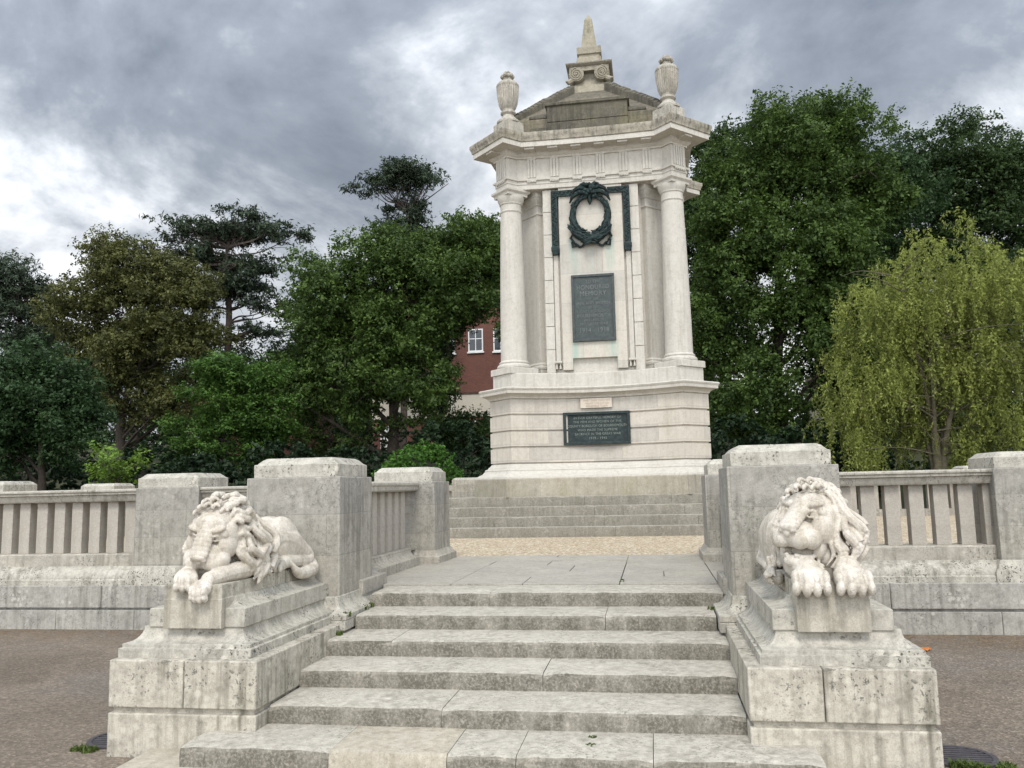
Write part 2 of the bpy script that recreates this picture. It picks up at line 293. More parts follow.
# ------------------------------------------------------------------ mesh helpers
class MB:
    def __init__(s): s.v = []; s.f = []
    def add(s, vs, fs):
        o = len(s.v); s.v += [tuple(map(float, v)) for v in vs]; s.f += [tuple(i+o for i in f) for f in fs]; return s
    def box(s, x0, x1, y0, y1, z0, z1):
        return s.add([(x0, y0, z0), (x1, y0, z0), (x1, y1, z0), (x0, y1, z0), (x0, y0, z1), (x1, y0, z1), (x1, y1, z1), (x0, y1, z1)],
                     [(0, 3, 2, 1), (4, 5, 6, 7), (0, 1, 5, 4), (1, 2, 6, 5), (2, 3, 7, 6), (3, 0, 4, 7)])
    def loft(s, rings):                    # rings: lists of 3-D points with one count; capped
        n = len(rings[0]); vs = [p for r in rings for p in r]; fs = [tuple(range(n-1, -1, -1))]
        for k in range(len(rings)-1):
            a, b = k*n, (k+1)*n
            for i in range(n): j = (i+1) % n; fs.append((a+i, a+j, b+j, b+i))
        fs.append(tuple(range((len(rings)-1)*n, len(rings)*n))); return s.add(vs, fs)
    def rects(s, prof):                    # stack of axis-aligned rectangles (x0,x1,y0,y1,z)
        return s.loft([[(a, c, z), (b, c, z), (b, d, z), (a, d, z)] for a, b, c, d, z in prof])
    def lathe(s, cx, cy, prof, n=32, flute=0, famp=0.0):
        rings = []
        for r, z in prof:
            rr = []
            for i in range(n):
                a = 2*math.pi*i/n; q = r*(1+(famp*math.cos(a*flute) if flute and r > .1 else 0)); rr.append((cx+q*math.cos(a), cy+q*math.sin(a), z))
            rings.append(rr)
        return s.loft(rings)
    def tube(s, pts, rad, n=8, spread=True):
        P = [Vector(p) for p in pts]; rings = []; up = Vector((.13, .21, .97))
        for i, p in enumerate(P):
            t = (P[min(i+1, len(P)-1)]-P[max(i-1, 0)]).normalized()
            a = t.cross(up)
            if a.length < .05: a = t.cross(Vector((1, .2, .1)))
            a.normalize(); b = a.cross(t); r = rad[i] if isinstance(rad, (list, tuple)) else rad
            rings.append([tuple(p+(a*math.cos(q)+b*math.sin(q))*r) for q in [2*math.pi*k/n for k in range(n)]])
        return s.loft(rings)
    def ell(s, c, r, rot=None, n=14, m=9):
        rm = rot if rot is not None else Matrix.Identity(3); c = Vector(c); rings = []
        for k in range(m+1):
            th = .06+(math.pi-.12)*k/m
            rings.append([tuple(c+rm @ Vector((r[0]*math.sin(th)*math.cos(a), r[1]*math.sin(th)*math.sin(a), -r[2]*math.cos(th)))) for a in [2*math.pi*q/n for q in range(n)]])
        return s.loft(rings)
    def prism_y(s, poly, y0, y1):          # polygon in XZ (counter-clockwise seen from -Y)
        return s.loft([[(x, y1, z) for x, z in poly][::-1], [(x, y0, z) for x, z in poly][::-1]])
    def prism_x(s, poly, x0, x1):
        return s.loft([[(x0, y, z) for y, z in poly], [(x1, y, z) for y, z in poly]])
    def build(s, name, mat, parent=None, bevel=.008, smooth=None, loc=None):
        me = bpy.data.meshes.new(name); off = Vector(parent.location) if parent is not None and loc is None else Vector(loc or (0, 0, 0))
        if parent is not None and parent.parent is not None and loc is None: off = Vector(parent.matrix_world.translation)
        base = off
        if parent is not None and parent.type != 'EMPTY': base = ORIG[parent.name]
        me.from_pydata([(x-base[0], y-base[1], z-base[2]) for x, y, z in s.v], [], s.f)
        bm = bmesh.new(); bm.from_mesh(me); bmesh.ops.recalc_face_normals(bm, faces=bm.faces); bm.to_mesh(me); bm.free()
        me.materials.append(mat); o = bpy.data.objects.new(name, me); col.objects.link(o)
        if parent is not None: o.parent = parent
        else: o.location = base
        ORIG[o.name] = base
        if smooth is not None:
            me.shade_smooth(); me.set_sharp_from_angle(angle=R(smooth))
        if bevel:
            b = o.modifiers.new('bevel', 'BEVEL'); b.width = bevel; b.segments = 2; b.limit_method = 'ANGLE'; b.angle_limit = R(35); b.use_clamp_overlap = True
            if smooth is None: me.shade_smooth(); me.set_sharp_from_angle(angle=R(25))
        return o
ORIG = {}
def thing(name, label, cat, loc, group=None):
    o = bpy.data.objects.new(name, None); col.objects.link(o); o.location = loc; o.empty_display_size = .2
    tag(o, label, cat, group); ORIG[o.name] = Vector(loc); return o
def tag(o, label, cat, group=None):
    o['label'] = label; o['category'] = cat
    if group: o['group'] = group
    return o
def structure(o): o['kind'] = 'structure'; return o

rng = random.Random(7)
def jstep(mb, x0, x1, y0, y1, z0, z1, jit=.004, seg=.09, r=.022, endround=.02):
    """a worn step stone running along X: front nosing rounded and chipped"""
    n = max(2, int((x1-x0)/seg)); rings = []
    for i in range(n+1):
        x = x0+(x1-x0)*i/n; e = rng.gauss(0, jit); f = rng.gauss(0, jit)-(rng.random() < .06)*-.008; e2 = endround if i in (0, n) else 0
        rings.append([(x, y0+rng.gauss(0, jit*.5), z0), (x, y0+f, z1-r-abs(e)*1.5-e2), (x, y0+r*.3+f+e2*.3, z1-r*.3+e*.5-e2*.6), (x, y0+r+abs(e)*1.5+e2*.5, z1+e*.3-e2*.3), (x, y1, z1), (x, y1, z0)])
    mb.loft(rings)

# ------------------------------------------------------------------ ground, terrain
def hgt(y, x=0):
    t = max(0., y-25.); return -.06+min(t*.13, 6.6)*(1 if True else 0)
g = MB(); S = 900
g.add([(-S, -60, -.066), (S, -60, -.066), (S, S, -.066), (-S, S, -.066)], [(0, 1, 2, 3)])
structure(g.build('ground', M['tarmac'], bevel=0))
ys = [24.2, 25, 28, 32, 38, 44, 50, 56, 62, 68, 74, 76, 95, 140, 300]; xs = list(range(-120, 121, 8)); vs = []; fs = []
for y in ys:
    for x in xs: vs.append((x, y, hgt(y)+(rng.gauss(0, .12) if y > 28 else 0)))
for j in range(len(ys)-1):
    for i in range(len(xs)-1):
        a = j*len(xs)+i; fs.append((a, a+1, a+1+len(xs), a+len(xs)))
hb = MB(); hb.add(vs, fs); structure(hb.build('hillside', M['lawn'], bevel=0, smooth=60))
# raised plaza
LZ = .72
pz = MB(); pz.loft([[(x, y, z) for x, y in [(-9.2, 10.5), (9.2, 10.5), (11.6, 17), (9.3, 23.2), (-9.3, 23.2), (-11.6, 17)]] for z in (-.3, LZ)])
structure(pz.build('gravel', M['gravel'], bevel=0))
# landing pavement: flags with open joints on a dark bed
pv = MB(); yy = 8.06; rows = [.62, .55, .68, .6, .52, .30]
xb = [-1.62, 1.62]
for k, d in enumerate(rows):
    cuts = [-1.60]+sorted(rng.uniform(-1.25, 1.25) if False else c for c in [[-.92, -.22, .70], [-.92, .70, 1.12], [-.92, .12, .70], [-.92, -.22, .70], [-.92, .70, 1.15], [-.92, -.22, .70]][k])+[1.60]
    for a, b in zip(cuts, cuts[1:]):
        z = LZ+.012+rng.gauss(0, .0025)
        pv.box(a+.0045, b-.0045, yy+.008, yy+d-.008, LZ-.1, z)
    yy += d
structure(pv.build('pavement', M['paving'], bevel=.004))
# side strips in front of the second piers and the pale kerb beyond
for s in (-1, 1):
    k = MB(); k.box(*(sorted((s*1.605, s*2.2))), 7.56, 11.33, LZ-.1, LZ+.010); structure(k.build('pavement', M['paving'], bevel=.004))

# ------------------------------------------------------------------ front staircase
RIS, TRD, Y1 = .12, .513, 4.96
stairs = thing('front_stairs', 'broad weathered stone staircase of seven steps rising between the two lion pedestals', 'stairs', (0, 4.9, -.066))
ends = {1: (-1.875, 1.912), 2: (-1.55, 1.55), 3: (-1.55, 1.55), 4: (-1.55, 1.55), 5: (-1.50, 1.50), 6: (-1.535, 1.60)}
cutsx = {1: [-.92, -.20, .206, .984], 2: [-.36], 3: [.235], 4: [-1.02], 5: [.62], 6: [-.43]}
b0 = MB(); jstep(b0, -2.27, 0.0, 4.42, 5.6, -.2, -.002); jstep(b0, .006, 2.3, 4.42, 5.6, -.2, -.002); b0.build('step', M['step_patch'], stairs, bevel=0, smooth=30)
for k in range(1, 7):
    mb = MB(); y = Y1+(k-1)*TRD; xs_ = [ends[k][0]]+cutsx[k]+[ends[k][1]]
    patch = []
    for i, (a, b) in enumerate(zip(xs_, xs_[1:])):
        tgt = MB() if (k == 1 and i >= 1) else mb
        if tgt is not mb: patch.append((i, tgt))
        jstep(tgt, a+.002, b-.002, y+rng.gauss(0, .003), y+TRD+(.12 if k < 6 else .02), (k-1)*RIS-.03, k*RIS+rng.gauss(0, .0015))
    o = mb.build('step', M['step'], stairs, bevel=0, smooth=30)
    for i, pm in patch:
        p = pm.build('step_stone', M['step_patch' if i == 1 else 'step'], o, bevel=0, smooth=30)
        if i == 1: p['label'] = 'paler tan newer stone let into the lowest step'
cb = MB(); cb.box(-1.49, 1.49, 5.7, 8.05, -.2, .08); cb.build('core', M['step'], stairs, bevel=0)

# ------------------------------------------------------------------ pedestals, big piers, flanks (mirrored)
def sx(s, a, b): return (s*a, s*b) if s > 0 else (s*b, s*a)
GY = -.066
for s in (-1, 1):
    side = 'left' if s < 0 else 'right'
    beside = 'under the sleeping lion' if s < 0 else 'under the wakeful lion with the open mouth'
    P = thing('lion_pedestal', f'stepped grey stone pedestal {beside}', 'pedestal', (s*2.1, 6.2, GY), 'lion pedestals beside the stairs')
    m = MB(); x0, x1 = sx(s, 1.55, 2.605)
    m.rects([(x0, x1, 5.30, 7.9, GY-.1), (x0, x1, 5.30, 7.9, .214)]); m.build('base_block', M['ped'], P, .010)
    m = MB(); a, b = sx(s, 1.575, 2.58); m.box(a, b, 5.33, 7.88, .20, .26); m.build('groove_course', M['ped'], P, 0)
    m = MB()
    split = [x0, x0+.54, x1] if s < 0 else [x0, x0+.43, x1]
    for q in range(2): m.box(split[q]+(.0025 if q else 0), split[q+1]-(0 if q else .0025), 5.30, 7.9, .247, .556)
    m.build('upper_block', M['ped'], P, .010)
    # mould: fillet then hollow (cavetto)
    m = MB(); a0, a1 = sx(s, 1.635, 2.60); prof = [(0, .55), (0, .613), (.018, .616), (.018, .642)]
    for q in range(1, 8):
        t = q/7*math.pi/2; prof.append((.018+.10*math.sin(t), .642+.105*(1-math.cos(t))))
    m.rects([(a0+d*1., a1-d*1., 5.385+d, 7.9-d*.2, z) for d, z in prof]); m.build('cavetto_moulding', M['ledge'], P, .004, smooth=35)
    m = MB(); d0, d1 = sx(s, 1.735, 2.44); pr = [(0, .74), (0, .866)]
    for q in range(1, 7):
        t = q/6*math.pi/2; pr.append((.012+.115*math.sin(t), .868+.062*(1-math.cos(t))))
    m.rects([(d0+d*1., d1-d*1., 5.49+d, 7.02, z) for d, z in pr]); m.build('die', M['ledge'], P, .005, smooth=35)
    m = MB(); m.rects([(*sx(s, 1.875, 2.30), 5.435, 7.02, .74), (*sx(s, 1.875, 2.30), 5.435, 7.02, .934), (*sx(s, 1.878, 2.297), 5.438, 7.02, .936), (*sx(s, 1.878, 2.297), 5.438, 7.02, 1.03)]); m.build('lion_plinth', M['ped'], P, .008)

    A = thing('stone_pier', f'largest grey ashlar pier, standing behind the {"sleeping" if s < 0 else "wakeful"} lion', 'pier', (s*2.07, 7.42, GY), 'large piers behind the lions')
    m = MB(); x0, x1 = sx(s, 1.637, 2.50); m.rects([(x0, x1, 7.0, 7.86, -.06), (x0, x1, 7.0, 7.86, 1.774)]); m.build('shaft', M['pier'], A, .010)
    m = MB(); c0, c1 = sx(s, 1.672, 2.455)
    m.rects([(c0, c1, 7.045, 7.815, 1.772), (c0, c1, 7.045, 7.815, 1.888), (c0+.02, c1-.02, 7.065, 7.795, 1.895), (c0+.055, c1-.055, 7.10, 7.76, 1.93), (c0+.085, c1-.085, 7.13, 7.73, 1.947)])
    m.build('cap', M['ledge'], A, .006)
    m = MB(); f0, f1 = sx(s, 1.51, 2.0)
    m.rects([(f0, f1, 6.80, 8.04, .50), (f0, f1, 6.80, 8.04, .575)]) ; fo = [(0.0, .577), (0, .625)]
    for q in range(1, 7):
        t = q/6*math.pi/2; fo.append((.015+.10*math.sin(t), .627+.13*(1-math.cos(t))))
    m.rects([((f0+d if s > 0 else f0), (f1 if s > 0 else f1-d), 6.82+d, 8.02, z) for d, z in fo]); m.build('base_flare', M['ledge'], A, .005, smooth=35)

    # flank balustrade up to the second pier
    F = thing('balustrade', f'short stone balustrade along the landing between two piers on the {"sleeping" if s < 0 else "wakeful"} lion side', 'balustrade', (s*1.85, 9.05, GY), 'balustrades flanking the landing')
    m = MB(); w0 = 1.795; pr = [(0, LZ-.02), (0, .832)]
    for q in range(1, 6):
        t = q/5*math.pi/2; pr.append((.02+.09*math.sin(t), .834+.075*(1-math.cos(t))))
    rr = []
    for d, z in pr:
        aa, bb = (w0+d, 2.35)
        rr.append((*sx(s, aa, bb), 7.52+d*.3, 10.1, z))
    m.rects(rr); m.rects([(*sx(s, 1.60+d, 1.90), 7.50+d*.6, 8.20-d, z) for d, z in pr]); m.build('base_moulding', M['weathered'], F, .006, smooth=35)
    m = MB(); m.box(*sx(s, 1.86, 2.30), 7.88, 10.1, GY, LZ+.1); m.build('retaining_wall', M['wall'], F, 0)
    m = MB(); m.rects([(*sx(s, 1.91, 2.22), 7.85, 10.31, .90), (*sx(s, 1.91, 2.22), 7.85, 10.31, .935)]); m.build('sill', M['weathered'], F, .006)
    m = MB(); m.rects([(*sx(s, 1.89, 2.27), 7.85, 10.31, 1.622), (*sx(s, 1.87, 2.29), 7.85, 10.31, 1.64), (*sx(s, 1.87, 2.29), 7.85, 10.31, 1.685), (*sx(s, 1.855, 2.305), 7.85, 10.31, 1.695), (*sx(s, 1.855, 2.305), 7.85, 10.31, 1.722), (*sx(s, 1.885, 2.27), 7.85, 10.31, 1.738)])
    m.build('handrail', M['weathered'], F, .004)
    m = MB(); m.box(*sx(s, 1.985, 2.135), 8.10, 8.255, .934, 1.623); bl = m.build('baluster', M['baluster'], F, .006)
    for q in range(1, 8):
        c = bl.copy(); col.objects.link(c); c.parent = F; c.location.y += .268*q

    Q = thing('stone_pier', f'smaller grey stone pier at the gravel edge, ending the landing on the {"sleeping" if s < 0 else "wakeful"} lion side', 'pier', (s*2.08, 10.75, GY), 'piers at the back of the landing')
    m = MB(); m.box(*sx(s, 1.662, 2.50), 10.32, 11.12, LZ-.1, 1.742); m.build('shaft', M['pier'], Q, .010)
    m = MB(); c0, c1 = sx(s, 1.70, 2.46)
    m.rects([(c0, c1, 10.36, 11.08, 1.741), (c0, c1, 10.36, 11.08, 1.868), (c0+.02, c1-.02, 10.38, 11.06, 1.874), (c0+.05, c1-.05, 10.41, 11.03, 1.91), (c0+.08, c1-.08, 10.44, 11.0, 1.927)]); m.build('cap', M['ledge'], Q, .005)
    m = MB(); p0, p1 = sx(s, 1.592, 2.56)
    m.rects([(p0, p1, 10.26, 11.2, LZ-.1), (p0, p1, 10.26, 11.2, .815), (p0+.02, p1-.02, 10.28, 11.18, .82), (p0+.05, p1-.05, 10.30, 11.15, .86), (p0+.06, p1-.06, 10.31, 11.14, .885)]); m.build('plinth', M['weathered'], Q, .005)

# ------------------------------------------------------------------ wing walls, wing piers, wing balustrades
def baluster_run(parent, x0, n, pitch, y, z0, z1, wdt=.158, dep=.15):
    m = MB(); m.box(x0, x0+wdt, y, y+dep, z0, z1); b = m.build('baluster', M['baluster'], parent, .005)
    for q in range(1, n):
        c = b.copy(); col.objects.link(c); c.parent = parent; c.location.x += pitch*q
for s in (-1, 1):
    sd = 'sleeping' if s < 0 else 'wakeful'
    W = thing('parapet_wall', f'low grey stone wall with a dark groove below the balustrade on the {sd} lion side', 'wall', (s*5.8, 10.5, GY), 'low walls either side of the stairs')
    X0, X1 = sx(s, 2.26, 9.2)
    m = MB(); x = X0
    while x < X1-.1:
        e = min(X1, x+rng.uniform(1.0, 1.35)); m.box(x+.002, e-.002, 10.14, 10.8, GY-.1, .178); x = e
    m.build('base_course', M['wall'], W, .008)
    m = MB(); m.box(X0, X1, 10.185, 10.8, .16, .22); m.build('groove_course', M['wall'], W, 0)
    m = MB(); x = X0
    while x < X1-.1:
        e = min(X1, x+rng.uniform(1.2, 1.75)); m.box(x+.0015, e-.0015, 10.14, 10.8, .205, .49); x = e
    m.build('upper_course', M['wall'], W, .010)
    m = MB(); m.prism_x([(10.175, .485), (10.175, .555), (10.19, .565), (10.19, .60), (10.21, .64), (10.245, .675), (10.29, .70), (10.30, .725), (10.8, .725), (10.8, .485)][::-1], X0, X1)
    m.build('plinth_moulding', M['ledge'], W, .004, smooth=30)
    # pier in the wing
    xa, xb = (-5.69, -4.79) if s < 0 else (4.81, 5.70)
    V = thing('stone_pier', 'grey stone pier in the low wall left of the sleeping lion' if s < 0 else 'grey stone pier cut by the right picture edge', 'pier', ((xa+xb)/2, 10.6, GY), 'piers in the low walls')
    m = MB(); m.rects([(xa-.08, xb+.08, 10.155, 11.1, .486), (xa-.08, xb+.08, 10.155, 11.1, .60), (xa-.05, xb+.05, 10.175, 11.08, .65), (xa-.01, xb+.01, 10.20, 11.05, .73)]); m.build('plinth', M['ledge'], V, .005)
    m = MB(); m.box(xa, xb, 10.21, 11.04, .72, 1.742); m.build('shaft', M['pier'], V, .010)
    m = MB(); m.rects([(xa+.02, xb-.02, 10.23, 11.02, 1.741), (xa+.02, xb-.02, 10.23, 11.02, 1.866), (xa+.04, xb-.04, 10.25, 11.0, 1.872), (xa+.075, xb-.075, 10.285, 10.965, 1.905), (xa+.10, xb-.10, 10.31, 10.94, 1.925)]); m.build('cap', M['ledge'], V, .005)
    # balustrade panels
    spans = [(-9.2, -5.69, -9.128, 13, 'outer'), (-4.79, -2.50, -4.64, 8, 'inner')] if s < 0 else [(2.50, 4.81, 2.632, 9, 'inner'), (5.70, 9.2, 5.83, 13, 'outer')]
    for a, b, fx, n, wh in spans:
        if s < 0: lab = 'long stone balustrade running off the left picture edge' if wh == 'outer' else 'stone balustrade mostly hidden behind the sleeping lion'
        else: lab = 'stone balustrade with slanting-looking posts right of the wakeful lion' if wh == 'inner' else 'stone balustrade running off past the right picture edge'
        B = thing('balustrade', lab, 'balustrade', ((a+b)/2, 10.47, GY), 'balustrades on the low walls')
        m = MB(); m.box(a, b, 10.30, 10.68, .72, .862); m.rects([(a, b, 10.30, 10.68, .862), (a, b, 10.32, 10.66, .887)]); m.build('sill', M['weathered'], B, .006)
        baluster_run(B, fx, n, .2645, 10.40, .886, 1.575)
        m = MB(); m.prism_x([(10.32, 1.572), (10.30, 1.60), (10.285, 1.655), (10.255, 1.665), (10.255, 1.695), (10.235, 1.70), (10.235, 1.722), (10.26, 1.738), (10.69, 1.738), (10.715, 1.722), (10.715, 1.70), (10.66, 1.60), (10.64, 1.572)][::-1], a, b)
        m.build('handrail', M['weathered'], B, .003)

# far balustrade round the gravel
corners = [(-9.9, 12.75), (-11.25, 17.6), (-9.0, 22.7), (-3.9, 22.7), (3.9, 22.7), (9.0, 22.7), (11.25, 17.6), (9.9, 12.75)]
lab_p = ['stone pier cap peeping over the rail at the left picture edge', 'stone pier cap above the rail below the lime green sapling', 'far stone pier at the back corner of the gravel under the dark trees left', 'low far pier left of the memorial behind the steps', 'far pier right of the memorial hidden by the steps', 'far stone pier at the back corner of the gravel under the willow', 'far stone pier on the curve of the gravel, far right', 'stone pier behind the right hand wall, outside the balusters']
for (x, y), lb in zip(corners, lab_p):
    P = thing('stone_pier', lb, 'pier', (x, y, LZ), 'far piers round the gravel')
    m = MB(); m.box(x-.42, x+.42, y-.4, y+.4, LZ-.05, 1.742); m.build('shaft', M['pier'], P, .01)
    m = MB(); m.rects([(x-.41, x+.41, y-.39, y+.39, 1.741), (x-.41, x+.41, y-.39, y+.39, 1.87), (x-.37, x+.37, y-.35, y+.35, 1.91), (x-.33, x+.33, y-.31, y+.31, 1.928)]); m.build('cap', M['ledge'], P, .006)
lab_b = ['far balustrade curving behind the long left rail', 'far balustrade at the left back of the gravel under the trees', 'far balustrade left of the memorial, behind the green mound', None, 'far balustrade seen through the right hand balusters below the willow', 'far balustrade at the right back of the gravel', 'far balustrade curving behind the right hand pier']
lab_b[3] = 'far balustrade directly behind the memorial'
for i in range(7):
    (xa, ya), (xb, yb) = corners[i], corners[i+1]
    d = Vector((xb-xa, yb-ya, 0)); ln = d.length-.84; d.normalize(); ang = math.atan2(d.y, d.x)
    mid = ((xa+xb)/2, (ya+yb)/2, LZ)
    B = thing('balustrade', lab_b[i], 'balustrade', mid, 'far balustrades round the gravel'); B.rotation_euler = (0, 0, ang)
    def bp(nm, mt, x0, x1, y0, y1, z0, z1):
        q = MB(); q.box(mid[0]+x0, mid[0]+x1, mid[1]+y0, mid[1]+y1, z0, z1); return q.build(nm, M[mt], B, .005)
    bp('sill', 'weathered', -ln/2, ln/2, -.19, .19, LZ-.05, .885); bp('handrail', 'weathered', -ln/2, ln/2, -.23, .23, 1.575, 1.735)
    n = int(ln/.265); b = bp('baluster', 'baluster', -n*.265/2+.05, -n*.265/2+.208, -.075, .075, .884, 1.576)
    for q in range(1, n):
        c = b.copy(); col.objects.link(c); c.parent = B; c.location.x += .265*q

# ------------------------------------------------------------------ memorial
MX, MY = 0.0, 18.70
def offset_poly(p, d):
    n = len(p); out = []
    for i in range(n):
        a = Vector(p[i-1]); b = Vector(p[i]); c = Vector(p[(i+1) % n])
        e1 = (b-a).normalized(); e2 = (c-b).normalized(); n1 = Vector((e1.y, -e1.x)); n2 = Vector((e2.y, -e2.x))
        k = 1+n1.dot(n2); out.append(b+(n1+n2)*(d/max(k, .2)))
    return [tuple(q) for q in out]
def rotpts(side):
    out = []
    for k in range(4):
        a = k*math.pi/2; c, s = round(math.cos(a)), round(math.sin(a))
        out += [(x*c-y*s, x*s+y*c) for x, y in side]
    return out
base_side = [(-1.69, -2.21)]
for q in range(1, 12):
    x = -1.69+3.38*q/12; base_side.append((x, -2.21+.47*(1-(x/1.69)**2)))
base_side.append((1.69, -2.21))
base_plan = rotpts(base_side)
up_side = [(-1.42, -1.93), (-1.0, -1.885), (-.5, -1.855), (0, -1.845), (.5, -1.855), (1.0, -1.885), (1.42, -1.93), (1.68, -2.19), (2.19, -1.68), (1.93, -1.42)]
# keep the order running round the plan: side then corner block, corner block belongs to the next quarter turn
up_plan = rotpts(up_side[:-1]); up_plan = []
for k in range(4):
    a = k*math.pi/2; c, s = round(math.cos(a)), round(math.sin(a))
    up_plan += [(x*c-y*s, x*s+y*c) for x, y in [(-1.51, -1.81), (-1.0, -1.785), (-.5, -1.77), (0, -1.765), (.5, -1.77), (1.0, -1.785), (1.51, -1.81), (1.69, -1.99), (1.99, -1.69)]]
def ring(plan, d, z): return [(MX+x, MY+y, z) for x, y in offset_poly(plan, d)]
MEM = thing('war_memorial', 'tall pale stone war memorial with four columns, urns, bronze wreath and obelisk finial', 'memorial', (MX, MY, LZ))
def mpart(mb, name, mat, bevel=.006, smooth=None, parent=None): return mb.build(name, M[mat], parent or MEM, bevel, smooth)
# stepped platform: a thing of its own
ST = thing('memorial_steps', 'four rough tan stone steps running round the foot of the memorial', 'steps', (MX, MY, LZ))
zs = [LZ-.03, .905, 1.088, 1.27, 1.452]
for k in range(4):
    h = 3.22-.23*k; hx = 3.75-.23*k; m = MB()
    cuts = [-hx, -hx*.45+.3*k-.2, .35-.2*k, hx*.55-.1*k, hx]
    for a, b in zip(cuts, cuts[1:]): jstep(m, a+.002, b-.002, MY-h+rng.gauss(0, .002), MY-h+.5, zs[k]-.02, zs[k+1], .004, .12, .016)
    m.box(-hx, hx, MY-h+.5, MY+h, zs[k]-.02, zs[k+1]-.001)
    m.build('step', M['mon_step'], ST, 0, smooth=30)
m = MB(); m.loft([ring(base_plan, .285, 1.44), ring(base_plan, .28, 1.80), ring(base_plan, .265, 1.812)]); mpart(m, 'base_course', 'monument_low', .01)
m = MB(); m.loft([ring(base_plan, d, z) for d, z in [(.255, 1.81), (.245, 1.85), (.20, 1.88), (.15, 1.905), (.125, 1.935), (.12, 1.95), (.10, 1.955), (.105, 1.98), (.09, 2.0), (.055, 2.01), (.05, 2.03), (.015, 2.06), (-.01, 2.10)]]); mpart(m, 'base_moulding', 'monument', .004, 35)
zc = [2.095, 2.42, 2.745, 3.07, 3.40]; rg = []
for k in range(4):
    a, b = zc[k], zc[k+1]; rg += [(-.035, a), (-.035, a+.018), (0, a+.034), (0, b-.006), (-.035, b)]
m = MB(); m.loft([ring(base_plan, d, z) for d, z in rg]); mpart(m, 'plinth_body', 'monument_body', 0, 25)
m = MB(); m.loft([ring(base_plan, d, z) for d, z in [(-.02, 3.395), (.02, 3.41), (.03, 3.44), (.075, 3.475), (.10, 3.485), (.16, 3.50), (.165, 3.56), (.18, 3.575), (.19, 3.605), (.17, 3.625), (-.05, 3.64)]]); mpart(m, 'plinth_cornice', 'monument', .003, 30)
m = MB(); m.loft([ring(base_plan, d, z) for d, z in [(-.06, 3.62), (-.06, 3.925), (-.08, 3.94), (-.5, 3.945)]]); mpart(m, 'blocking_course', 'monument', .006)
def sq45(cx, cy, h, z): return [(MX+cx+h*math.cos(a), MY+cy+h*math.sin(a), z) for a in [math.pi/2*k for k in range(4)]]
# central shaft of the memorial
m = MB(); core = rotpts([(-.98, -1.50), (.98, -1.50)]); m.loft([[(MX+x, MY+y, z) for x, y in core] for z in (3.93, 7.87)]); mpart(m, 'core', 'monument', 0)
for sx_, sy_ in ((-1, -1), (1, -1), (1, 1), (-1, 1)):
    c = 1.68
    m = MB(); m.loft([sq45(sx_*c, sy_*c, h, z) for h, z in [(.50, 3.93), (.50, 4.05), (.48, 4.062)]])
    p = [(.34, 4.055), (.355, 4.08), (.355, 4.115), (.335, 4.14), (.315, 4.145), (.305, 4.16), (.315, 4.175), (.315, 4.19), (.295, 4.205), (.278, 4.225)]
    for q in range(1, 15):
        t = q/14; p.append((.274-.052*t**1.7, 4.225+t*(7.37-4.225)))
    p += [(.235, 7.385), (.24, 7.40), (.235, 7.415), (.222, 7.42), (.222, 7.55), (.24, 7.56), (.24, 7.58), (.25, 7.60), (.275, 7.65), (.285, 7.70), (.285, 7.725)]
    m.lathe(MX+sx_*c, MY+sy_*c, p, 36); cobj = mpart(m, 'column', 'monument', 0, 30)
    m = MB(); m.loft([sq45(sx_*c, sy_*c, h, z) for h, z in [(.36, 7.722), (.365, 7.775), (.385, 7.785), (.42, 7.81), (.425, 7.852)]]); mpart(m, 'abacus', 'monument', .003, parent=cobj)
    # pilaster behind the column, set on the diagonal
    ux, uy = sx_/math.sqrt(2), sy_/math.sqrt(2); tx, ty = -uy, ux; fx, fy = sx_*1.33, sy_*1.33
    def rct(hw, out, z): 
        a = [(fx+tx*hw+ux*out, fy+ty*hw+uy*out), (fx-tx*hw+ux*out, fy-ty*hw+uy*out), (fx-tx*hw-ux*.3, fy-ty*hw-uy*.3), (fx+tx*hw-ux*.3, fy+ty*hw-uy*.3)]
        return [(MX+x, MY+y, z) for x, y in a]
    m = MB(); m.loft([rct(h+.27, h, z) for h, z in [(.05, 3.93), (.05, 4.05), (.065, 4.07), (.065, 4.11), (.04, 4.14), (.045, 4.17), (.02, 4.19), (0, 4.21), (0, 7.38), (.02, 7.39), (.02, 7.42), (0, 7.43), (0, 7.57), (.025, 7.59), (.03, 7.63), (.075, 7.70), (.08, 7.73), (.10, 7.75), (.10, 7.86)]]); mpart(m, 'pilaster', 'monument', .003, 25)
